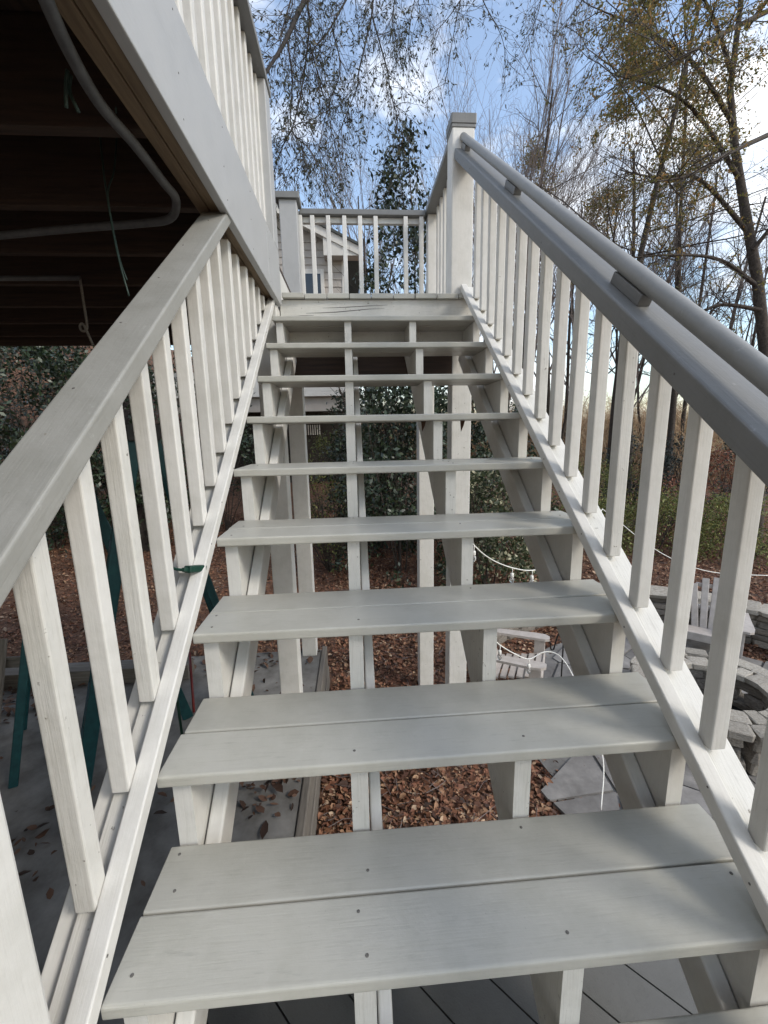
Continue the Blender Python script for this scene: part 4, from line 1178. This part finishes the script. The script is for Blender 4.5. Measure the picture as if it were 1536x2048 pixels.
# ---- the big leafy oak at the right
def big_oak():
    rng = np.random.default_rng(77)
    q = px(1545, 860, 9.5); gz_ = float(ground_z(q.x, q.y)); loc = (q.x, q.y, gz_ - 0.2)
    t = proto('oak_tree', 'big dark oak with olive and russet leaves reaching over the handrail', 'tree', None, loc)
    o = Vector(loc)
    def rel(x, y, w): v = px(x, y, w) - o; return np.array(v)
    trunk = [np.array((0, 0, 0)), rel(1530, 700, 9.5), rel(1515, 560, 9.4), rel(1490, 420, 9.3), rel(1470, 300, 9.2), rel(1460, 180, 9.1), rel(1480, 20, 9.1), rel(1510, -250, 9.0)]
    S0 = trunk[:-1]; S1 = trunk[1:]; R = [0.14, 0.115, 0.105, 0.09, 0.075, 0.062, 0.05, 0.04]
    limbs = [  # start, mid, end pixel with depth
        [(1518, 575, 9.4), (1440, 520, 9.2), (1340, 510, 8.9), (1220, 520, 8.6)],
        [(1500, 470, 9.35), (1400, 360, 9.0), (1310, 355, 8.7), (1240, 340, 8.4)],
        [(1480, 360, 9.25), (1400, 235, 8.8), (1330, 180, 8.4), (1230, 150, 8.0)],
        [(1468, 250, 9.15), (1390, 130, 8.6), (1290, 60, 8.0), (1200, 20, 7.6)],
        [(1465, 150, 9.1), (1420, 20, 8.6), (1350, -80, 8.0)],
        [(1536, 270, 9.1), (1450, 310, 8.0), (1380, 350, 7.5), (1300, 365, 7.1)],
        [(1505, 500, 9.3), (1560, 430, 9.0), (1620, 330, 8.7)],
        [(1540, 20, 9.0), (1440, 70, 7.9), (1390, 100, 7.3), (1330, 130, 6.9)],
        [(1522, 620, 9.4), (1440, 610, 9.3), (1370, 640, 9.2), (1320, 640, 9.1)],
        [(1490, 60, 9.0), (1560, -40, 8.4), (1600, -160, 8.0)],
    ]
    A0, A1, B0, B1, L = list(S0), list(S1), R[:-1], R[1:], [0] * len(S0)
    starts = []
    for lm in limbs:
        P = [np.array(v - o) for v in smooth_path([px(*p) for p in lm], 5)]
        n = len(P) - 1
        for i in range(n):
            r0, r1 = 0.05 * (1 - 0.8 * i / n), 0.05 * (1 - 0.8 * (i + 1) / n)
            A0.append(P[i]); A1.append(P[i + 1]); B0.append(r0); B1.append(r1); L.append(1)
            if i >= 2:
                for _ in range(2):
                    d = (P[i + 1] - P[i]); d = d / np.linalg.norm(d) + rng.normal(0, 0.75, 3); d[2] += 0.1
                    starts.append((P[i] + (P[i + 1] - P[i]) * rng.random(), d, rng.uniform(0.7, 1.5), 0.012))
    sp = [dict(seg=5, wob=0.16, grav=-0.02, kids=5, ang=42, lf=0.5, rf=0.6, t0=0.15), dict(seg=4, wob=0.2, grav=-0.03, kids=4, ang=40, lf=0.55, rf=0.6, t0=0.15), dict(seg=3, wob=0.2, grav=-0.05, kids=0, ang=35, lf=0.5, rf=0.5, t0=0.2)]
    seg, tips = grow(rng, starts, sp)
    main = [np.array(a) for a in (A0, A1, B0, B1, L)]
    V, F = tube_arrays(*main[:4], 8); attach(t, 'trunk', V, F, M['bark'], True)
    V, F = tube_arrays(*seg[:4], 3); attach(t, 'branches', V, F, M['twig_dark'])
    # leaves thick in clumps, thin elsewhere
    cen = [np.array(px(*c) - o) for c in ((1310, 60, 8.2), (1400, 30, 8.4), (1480, 60, 8.6), (1240, 40, 7.9), (1330, 130, 8.3), (1270, 180, 8.2), (1420, 150, 8.6), (1230, 190, 8.1), (1350, 330, 8.6), (1500, 200, 8.8), (1510, 20, 8.2), (1350, 430, 8.9))]
    keep = []
    for tp in tips:
        e = np.array(tp[0][-1]); dmin = min(np.linalg.norm((e - c) * np.array([1, 0.5, 1])) for c in cen)
        keep.append(dmin < 0.75 or rng.random() < 0.16)
    tk = [tp for tp, k_ in zip(tips, keep) if k_]
    V, F = tips_leaves(tk, rng, 8, 0.075, 0.03, 0.40, 0.25)
    attach(t, 'crown', V, F, M['oliveleaf'])
big_oak()

# ---- olive pines / leafy clumps behind
def leafy_tree(X, w, zc, sx, sz, n, lab, mat, seed, lsize=0.09, name='leafy_tree', group='olive trees at the wood edge', clump=14):
    rng = np.random.default_rng(seed)
    q = px(X, 860, w); gz_ = float(ground_z(q.x, q.y)); loc = (q.x, q.y, gz_ - 0.2)
    t = proto(name, lab, 'tree', group, loc)
    H = zc - gz_
    sp = [dict(seg=8, wob=0.03, grav=0, kids=14, ang=58, lf=0.3, rf=0.4, t0=0.35, end=0.25), dict(seg=5, wob=0.12, grav=0.03, kids=5, ang=42, lf=0.5, rf=0.5, t0=0.2), dict(seg=4, wob=0.15, grav=0.02, kids=0, ang=40, lf=0.5, rf=0.5, t0=0.2)]
    seg, tips = grow(rng, [((0, 0, 0), (0, 0, 1), H + sz, 0.12)], sp)
    wood_local(t, seg, 1, M['bark'], M['twig_dark'])
    cl = rand_unit(clump, rng) * rng.uniform(0.35, 1.0, (clump, 1)) * np.array([[sx, sx, sz]]) + np.array([[0, 0, H]])
    idx = rng.integers(0, clump, n)
    C = cl[idx] + rng.normal(0, 0.28 * sx, (n, 3)) * np.array([[1, 1, 0.7]])
    D = rand_unit(n, rng); nn = rand_unit(n, rng); nn -= D * np.sum(nn * D, 1, keepdims=True); nn /= np.linalg.norm(nn, axis=1, keepdims=True)
    L = lsize * rng.uniform(0.6, 1.3, n)
    V, F = leaf_quads(C, D, nn, L, L * 0.4); attach(t, 'crown', V, F, mat)
leafy_tree(1225, 13.0, 10.8, 0.75, 1.9, 5200, 'olive leafed tree top standing beside the bare upright crown', M['oliveleaf'], 61, 0.10)
leafy_tree(1045, 17.0, 10.3, 0.7, 1.5, 2600, 'golden leafed young tree just above the handrail near the newel', M['oliveleaf'], 62, 0.10)
leafy_tree(1190, 15.5, 8.3, 0.8, 1.1, 2600, 'low olive tree crown above the middle handrail block', M['oliveleaf'], 63, 0.10)
leafy_tree(1345, 15.0, 10.5, 1.2, 2.0, 3800, 'russet leafed tree showing through the big oak limbs', M['oliveleaf'], 64, 0.10)

# ---- branches overhanging from a willow-leaved oak
def overhang():
    rng = np.random.default_rng(21)
    loc = (-5.0, 9.0, float(ground_z(-5.0, 9.0)) - 0.2); o = Vector(loc)
    t = proto('overhanging_oak', 'tall oak with drooping small leaved branches hanging over the landing', 'tree', None, loc)
    z3 = 1024 / 440.0
    def zp(x, y, w): return px(520 + x / 3.49, y / 3.49, w)
    polys = [
        ([zp(560, -260, 6.4), zp(330, -20, 6.0), zp(180, 280, 5.6), zp(60, 480, 5.3), zp(-30, 640, 5.1)], 0.046),
        ([zp(260, -150, 5.9), zp(215, 0, 5.8), zp(130, 290, 5.55)], 0.02),
        ([zp(420, -200, 6.2), zp(335, 0, 6.0), zp(345, 160, 6.0), zp(310, 500, 5.9), zp(240, 850, 5.8), zp(150, 1040, 5.7), zp(100, 1180, 5.7)], 0.019),
        ([zp(190, 280, 5.6), zp(225, 560, 5.6), zp(215, 880, 5.6), zp(290, 1010, 5.6), zp(300, 1200, 5.6)], 0.012),
        ([zp(720, -230, 6.6), zp(600, 0, 6.4), zp(470, 230, 6.2), zp(380, 340, 6.1), zp(330, 520, 6.0)], 0.018),
        ([zp(860, -200, 6.9), zp(790, 0, 6.7), zp(780, 110, 6.6), zp(690, 500, 6.4), zp(680, 600, 6.4), zp(610, 780, 6.3), zp(520, 1000, 6.2)], 0.019),
        ([zp(785, 120, 6.6), zp(885, 480, 6.5), zp(910, 640, 6.5), zp(960, 840, 6.4), zp(930, 1000, 6.4)], 0.013),
        ([zp(980, -180, 6.9), zp(940, 0, 6.8), zp(925, 160, 6.7), zp(960, 330, 6.7)], 0.012),
        ([zp(1180, -200, 7.0), zp(1080, 0, 6.9), zp(1035, 300, 6.8), zp(1045, 420, 6.8)], 0.010),
        ([zp(1440, -200, 7.2), zp(1400, 0, 7.0), zp(1350, 250, 6.9), zp(1290, 600, 6.8)], 0.013),
        ([zp(1400, 0, 7.0), zp(1300, 140, 6.9), zp(1150, 290, 6.8)], 0.010),
        ([zp(1500, -200, 7.4), zp(1560, 10, 7.2), zp(1680, 240, 7.0), zp(1720, 420, 6.9)], 0.012),
        ([zp(1900, -200, 7.6), zp(1960, -20, 7.4), zp(1900, 200, 7.2), zp(1830, 330, 7.1)], 0.012),
        ([zp(2300, -200, 7.8), zp(2250, 0, 7.5), zp(2150, 140, 7.3), zp(2080, 260, 7.2)], 0.011),
        ([zp(500, 180, 6.2), zp(560, 480, 6.2), zp(470, 760, 6.1), zp(420, 1010, 6.1), zp(430, 1220, 6.1)], 0.010),
        ([zp(345, 300, 6.0), zp(430, 620, 6.0), zp(500, 900, 6.1), zp(560, 1180, 6.1)], 0.009),
    ]
    # limbs joining these hanging branches to the trunk, over the top of the frame
    fork = np.array((0.5, -0.6, 11.0))
    A0, A1, B0, B1 = [], [], [], []
    tr = [np.array((0, 0, 0)), np.array((0.1, 0, 4.0)), np.array((0.25, -0.25, 8.0)), fork]
    for i, (r0, r1) in enumerate(((0.32, 0.27), (0.27, 0.22), (0.22, 0.17))): A0.append(tr[i]); A1.append(tr[i + 1]); B0.append(r0); B1.append(r1)
    starts = []
    for bi, (pl, r) in enumerate(polys):
        P = [np.array(v - o) for v in smooth_path(pl, 6)]
        if bi not in (3, 6, 10, 14, 15):
            a = fork; c = P[0]; mid = (a + c) / 2 + np.array((0, 0, 2.2))
            LB = [(1 - s) ** 2 * a + 2 * s * (1 - s) * mid + s * s * c for s in np.linspace(0, 1, 7)]
            for i in range(6): A0.append(LB[i]); A1.append(LB[i + 1]); B0.append(0.085 - (0.085 - r) * i / 6); B1.append(0.085 - (0.085 - r) * (i + 1) / 6)
        n = len(P) - 1
        for i in range(n):
            r0, r1 = r * (1 - 0.8 * i / n), r * (1 - 0.8 * (i + 1) / n)
            A0.append(P[i]); A1.append(P[i + 1]); B0.append(r0); B1.append(r1)
            k = 2 if bi < 9 or bi > 13 else 1
            for _ in range(k):
                if rng.random() < 0.18: continue
                d = (P[i + 1] - P[i]); d = d / np.linalg.norm(d) * 0.8 + rng.normal(0, 0.75, 3); d[2] -= 0.25
                starts.append((P[i] + (P[i + 1] - P[i]) * rng.random(), d, rng.uniform(0.35, 0.85), 0.0048))
    sp = [dict(seg=5, wob=0.16, grav=-0.10, kids=3.5, ang=40, lf=0.5, rf=0.6, t0=0.12), dict(seg=4, wob=0.2, grav=-0.10, kids=1.8, ang=38, lf=0.5, rf=0.6, t0=0.15), dict(seg=3, wob=0.2, grav=-0.08, kids=0, ang=30, lf=0.5, rf=0.5, t0=0.2)]
    seg, tips = grow(rng, starts, sp)
    V, F = tube_arrays(A0, A1, B0, B1, 8); attach(t, 'trunk', V, F, M['bark_black'], True)
    V, F = tube_arrays(*seg[:4], 3); attach(t, 'branches', V, F, M['twig_dark'])
    V, F = tips_leaves(tips, rng, 3, 0.060, 0.006, 0.32, 0.5, 0.1)
    attach(t, 'crown', V, F, M['oakleaf'])
overhang()

# ---- broadleaf evergreens and shrubs
def shrub(name, X, w, top, width, n, mat, lab, cat, group, seed, lsize=0.07, cone=False, depth=None, ybase=None, stems=7, hollow=0.45, ratio=0.5):
    rng = np.random.default_rng(seed)
    q = px(X, 860, w); gz_ = float(ground_z(q.x, q.y)); loc = (q.x, q.y, gz_)
    t = proto(name, lab, cat, group, loc)
    H = top - gz_
    st = []
    for k in range(stems):
        a = rng.uniform(0, 6.28); s = rng.uniform(0, 0.25 if cone else 0.6)
        st.append(((math.cos(a) * 0.08, math.sin(a) * 0.08, -0.05), (math.cos(a) * s * width / H, math.sin(a) * s * width / H, 1), H * rng.uniform(0.7, 0.95), 0.03 if cone else 0.014))
    seg, tips = grow(rng, st, [dict(seg=5, wob=0.08, grav=0, kids=7, ang=50, lf=0.35, rf=0.5, t0=0.15), dict(seg=3, wob=0.15, grav=0, kids=3, ang=45, lf=0.5, rf=0.5, t0=0.2), dict(seg=2, wob=0.15, grav=0, kids=0, ang=45, lf=0.5, rf=0.5, t0=0.2)])
    wood_local(t, seg, 1, M['bark'], M['twig_dark'], 3, 'trunk' if cat == 'tree' else 'stems')
    ncl = max(20, int(n / 55))
    u = rng.uniform(0.04, 1, ncl) ** (1.0 if not cone else 1.25)
    az = rng.uniform(0, 2 * np.pi, ncl)
    if cone: rad = width / 2 * (1 - u) ** 0.75 * np.sqrt(rng.uniform(hollow, 1, ncl)) + 0.08
    else: rad = width / 2 * np.sqrt(np.clip(1 - (u * 1.15 - 0.22) ** 2 / 0.95, 0.05, 1)) * np.sqrt(rng.uniform(hollow, 1, ncl))
    dp = 1.0 if depth is None else depth
    cl = np.stack([np.cos(az) * rad, np.sin(az) * rad * dp, u * H], 1)
    idx = rng.integers(0, ncl, n)
    C = cl[idx] + rng.normal(0, 0.095 + 0.03 * width / 2, (n, 3))
    C[:, 2] = np.abs(C[:, 2])
    out = C - np.array([[0, 0, H * 0.4]]); out /= np.maximum(np.linalg.norm(out, axis=1, keepdims=True), 1e-6)
    D = rand_unit(n, rng) + out * 0.6; D /= np.linalg.norm(D, axis=1, keepdims=True)
    nn = rand_unit(n, rng) + out * 0.5 + np.array([[0, 0, 0.5]]); nn -= D * np.sum(nn * D, 1, keepdims=True); nn /= np.linalg.norm(nn, axis=1, keepdims=True)
    L = lsize * rng.uniform(0.6, 1.3, n)
    V, F = leaf_quads(C, D, nn, L, L * ratio); attach(t, 'crown' if cat == 'tree' else 'foliage', V, F, mat)
    return t
G1 = 'dark evergreen shrubs below the landing'
shrub('holly_tree', 808, 9.5, 7.0, 3.0, 7800, M['darkleaf'], 'narrow dark evergreen tree rising behind the landing railing', 'tree', None, 81, 0.11, True, None, None, 3, 0.1)
shrub('holly_tree', 752, 9.0, 4.5, 1.7, 4500, M['darkleaf'], 'low dark evergreen beside the house corner behind the landing railing', 'tree', None, 82, 0.10, True)
shrub('evergreen_shrub', 800, 7.4, 2.3, 2.3, 9000, M['darkleaf'], 'large dark camellia shrub filling the view between the middle stringers', 'shrub', G1, 83, 0.085)
shrub('evergreen_shrub', 720, 9.2, 2.0, 1.7, 4500, M['darkleaf'], 'dark evergreen shrub in front of the carport opening', 'shrub', G1, 84, 0.085)
shrub('evergreen_shrub', 900, 8.0, 2.2, 1.9, 5500, M['darkleaf'], 'dark evergreen shrub behind the right landing post', 'shrub', G1, 85, 0.085)
shrub('variegated_shrub', 985, 6.6, 0.55, 1.5, 5000, M['spotleaf'], 'shrub with cream speckled leaves below the upper right treads', 'shrub', None, 86, 0.075)
shrub('evergreen_shrub', 1010, 8.6, 1.6, 2.0, 4500, M['darkleaf'], 'dark evergreen shrub behind the cream speckled one', 'shrub', G1, 87, 0.085)
shrub('twiggy_shrub', 655, 7.6, 0.35, 1.3, 700, M['greenleaf'], 'thin twiggy shrub with few leaves in front of the carport', 'shrub', None, 88, 0.05, stems=22)
shrub('green_shrub', 660, 9.6, 1.0, 1.6, 3000, M['greenleaf'], 'sunlit green shrub behind the thin twiggy one', 'shrub', None, 89, 0.06)
G2 = 'low green azaleas behind the patio wall'
for i, (X, w, top, wd, n, lab) in enumerate(((1225, 8.8, -0.35, 1.9, 3000, 'low green azalea where the string light cable rises'), (1330, 8.6, -0.30, 2.0, 3200, 'low green azalea behind the patio seat wall'), (1430, 8.4, -0.35, 2.0, 3200, 'low green azalea left of the red leaved shrub'), (1530, 8.0, -0.30, 2.0, 3200, 'low green azalea at the right end of the seat wall'), (1180, 10.5, 0.3, 1.8, 2600, 'taller green azalea behind the lower balusters'), (1260, 11.0, 0.2, 1.8, 2400, 'taller green azalea farther back in the leaf bed'))):
    shrub('azalea', X, w, top, wd, n, M['greenleaf'], lab, 'shrub', G2, 100 + i, 0.055)
G3 = 'dark bluish shrubs before the wood'
for i, (X, w, top, wd, n, lab) in enumerate(((1365, 11.0, 0.75, 1.7, 2800, 'dark bluish rounded shrub under the paired trunks'), (1270, 12.0, 0.85, 1.9, 3000, 'dark bluish shrub at the foot of the slender dark trunk'), (1500, 12.5, 0.7, 1.8, 2500, 'dark bluish shrub behind the red leaved one'))):
    shrub('bluish_shrub', X, w, top, wd, n, M['blueleaf'], lab, 'shrub', G3, 120 + i, 0.08)
shrub('red_shrub', 1450, 10.2, 0.45, 1.4, 1700, M['redleaf'], 'red and orange leaved shrub below the handrail cap', 'shrub', None, 130, 0.075, hollow=0.1)
shrub('red_shrub', 1345, 9.6, 0.0, 1.2, 900, M['redleaf'], 'small thin red leaved shrub in front of the bluish ones', 'shrub', None, 131, 0.065, hollow=0.1)
G4 = 'shrubs on the shaded bank beyond the deck'
for i, (X, w, top, wd, n, lab) in enumerate(((20, 9.5, 4.6, 2.8, 6000, 'shaded evergreen shrub on the bank left of the ladders'), (120, 10.5, 5.0, 2.9, 6000, 'shaded evergreen shrub on the bank behind the ladder cap'), (215, 10.0, 4.6, 2.8, 6000, 'shaded evergreen shrub on the bank behind the stair cap'), (320, 11.5, 4.6, 2.6, 4500, 'shaded evergreen shrub on the bank seen between left balusters'), (70, 8.2, 3.0, 2.2, 4000, 'shaded evergreen shrub in front of the bank by the ladder cap'), (180, 8.4, 2.6, 2.0, 3600, 'shaded evergreen shrub low on the bank between the ladders'), (270, 9.0, 2.6, 2.0, 3400, 'shaded evergreen shrub low on the bank behind the left balusters'), (430, 10.5, 2.4, 2.2, 3200, 'shaded evergreen shrub on the bank beside the carport'), (-90, 9.5, 4.6, 2.6, 4000, 'shaded evergreen shrub at the far end of the bank'))):
    shrub('bank_shrub', X, w, top, wd, n, M['darkleaf'], lab, 'shrub', G4, 140 + i, 0.10)

# ---- far brush of bare stems (one mass)
def brush():
    rng = np.random.default_rng(5)
    n = 15000
    az = rng.uniform(math.radians(-14), math.radians(52), n); w = rng.uniform(21, 48, n)
    x = CAM.x + np.sin(az) * w; y = CAM.y + np.cos(az) * w
    keep = ~((x < 1) & (x > -7) & (y < 22)); x, y, w = x[keep], y[keep], w[keep]; n = len(x)
    z = ground_z(x, y) - 0.1
    h = rng.uniform(0.8, 4.6, n) * rng.uniform(0.35, 1, n)
    P0 = np.stack([x, y, z], 1); lean = rng.normal(0, 0.30, (n, 2))
    mid = P0 + np.stack([lean[:, 0] * h * .5, lean[:, 1] * h * .5, h * .55], 1); P1 = mid + np.stack([lean[:, 0] * h * .8 + rng.normal(0, .2, n), lean[:, 1] * h * .5, h * .5], 1)
    r = rng.uniform(0.008, 0.022, n)
    A0 = [P0, mid]; A1 = [mid, P1]; Ra = [r, r * .7]; Rb = [r * .7, r * .2]
    for k in range(7):
        t = rng.uniform(0.2, 0.95, (n, 1)); s = P0 * (1 - t) + P1 * t
        e = s + np.stack([rng.normal(0, .5, n), rng.normal(0, .5, n), rng.uniform(0.1, .8, n)], 1) * (h[:, None] * .28)
        A0.append(s); A1.append(e); Ra.append(r * .5); Rb.append(r * .15)
    V, F = tube_arrays(np.concatenate(A0), np.concatenate(A1), np.concatenate(Ra), np.concatenate(Rb), 3)
    o = newobj('far_brush', fastmesh('far_brush', V, F), None, M['brush']); tag(o, 'mass of bare tan undergrowth at the edge of the wood', 'undergrowth', None, 'stuff')
brush()
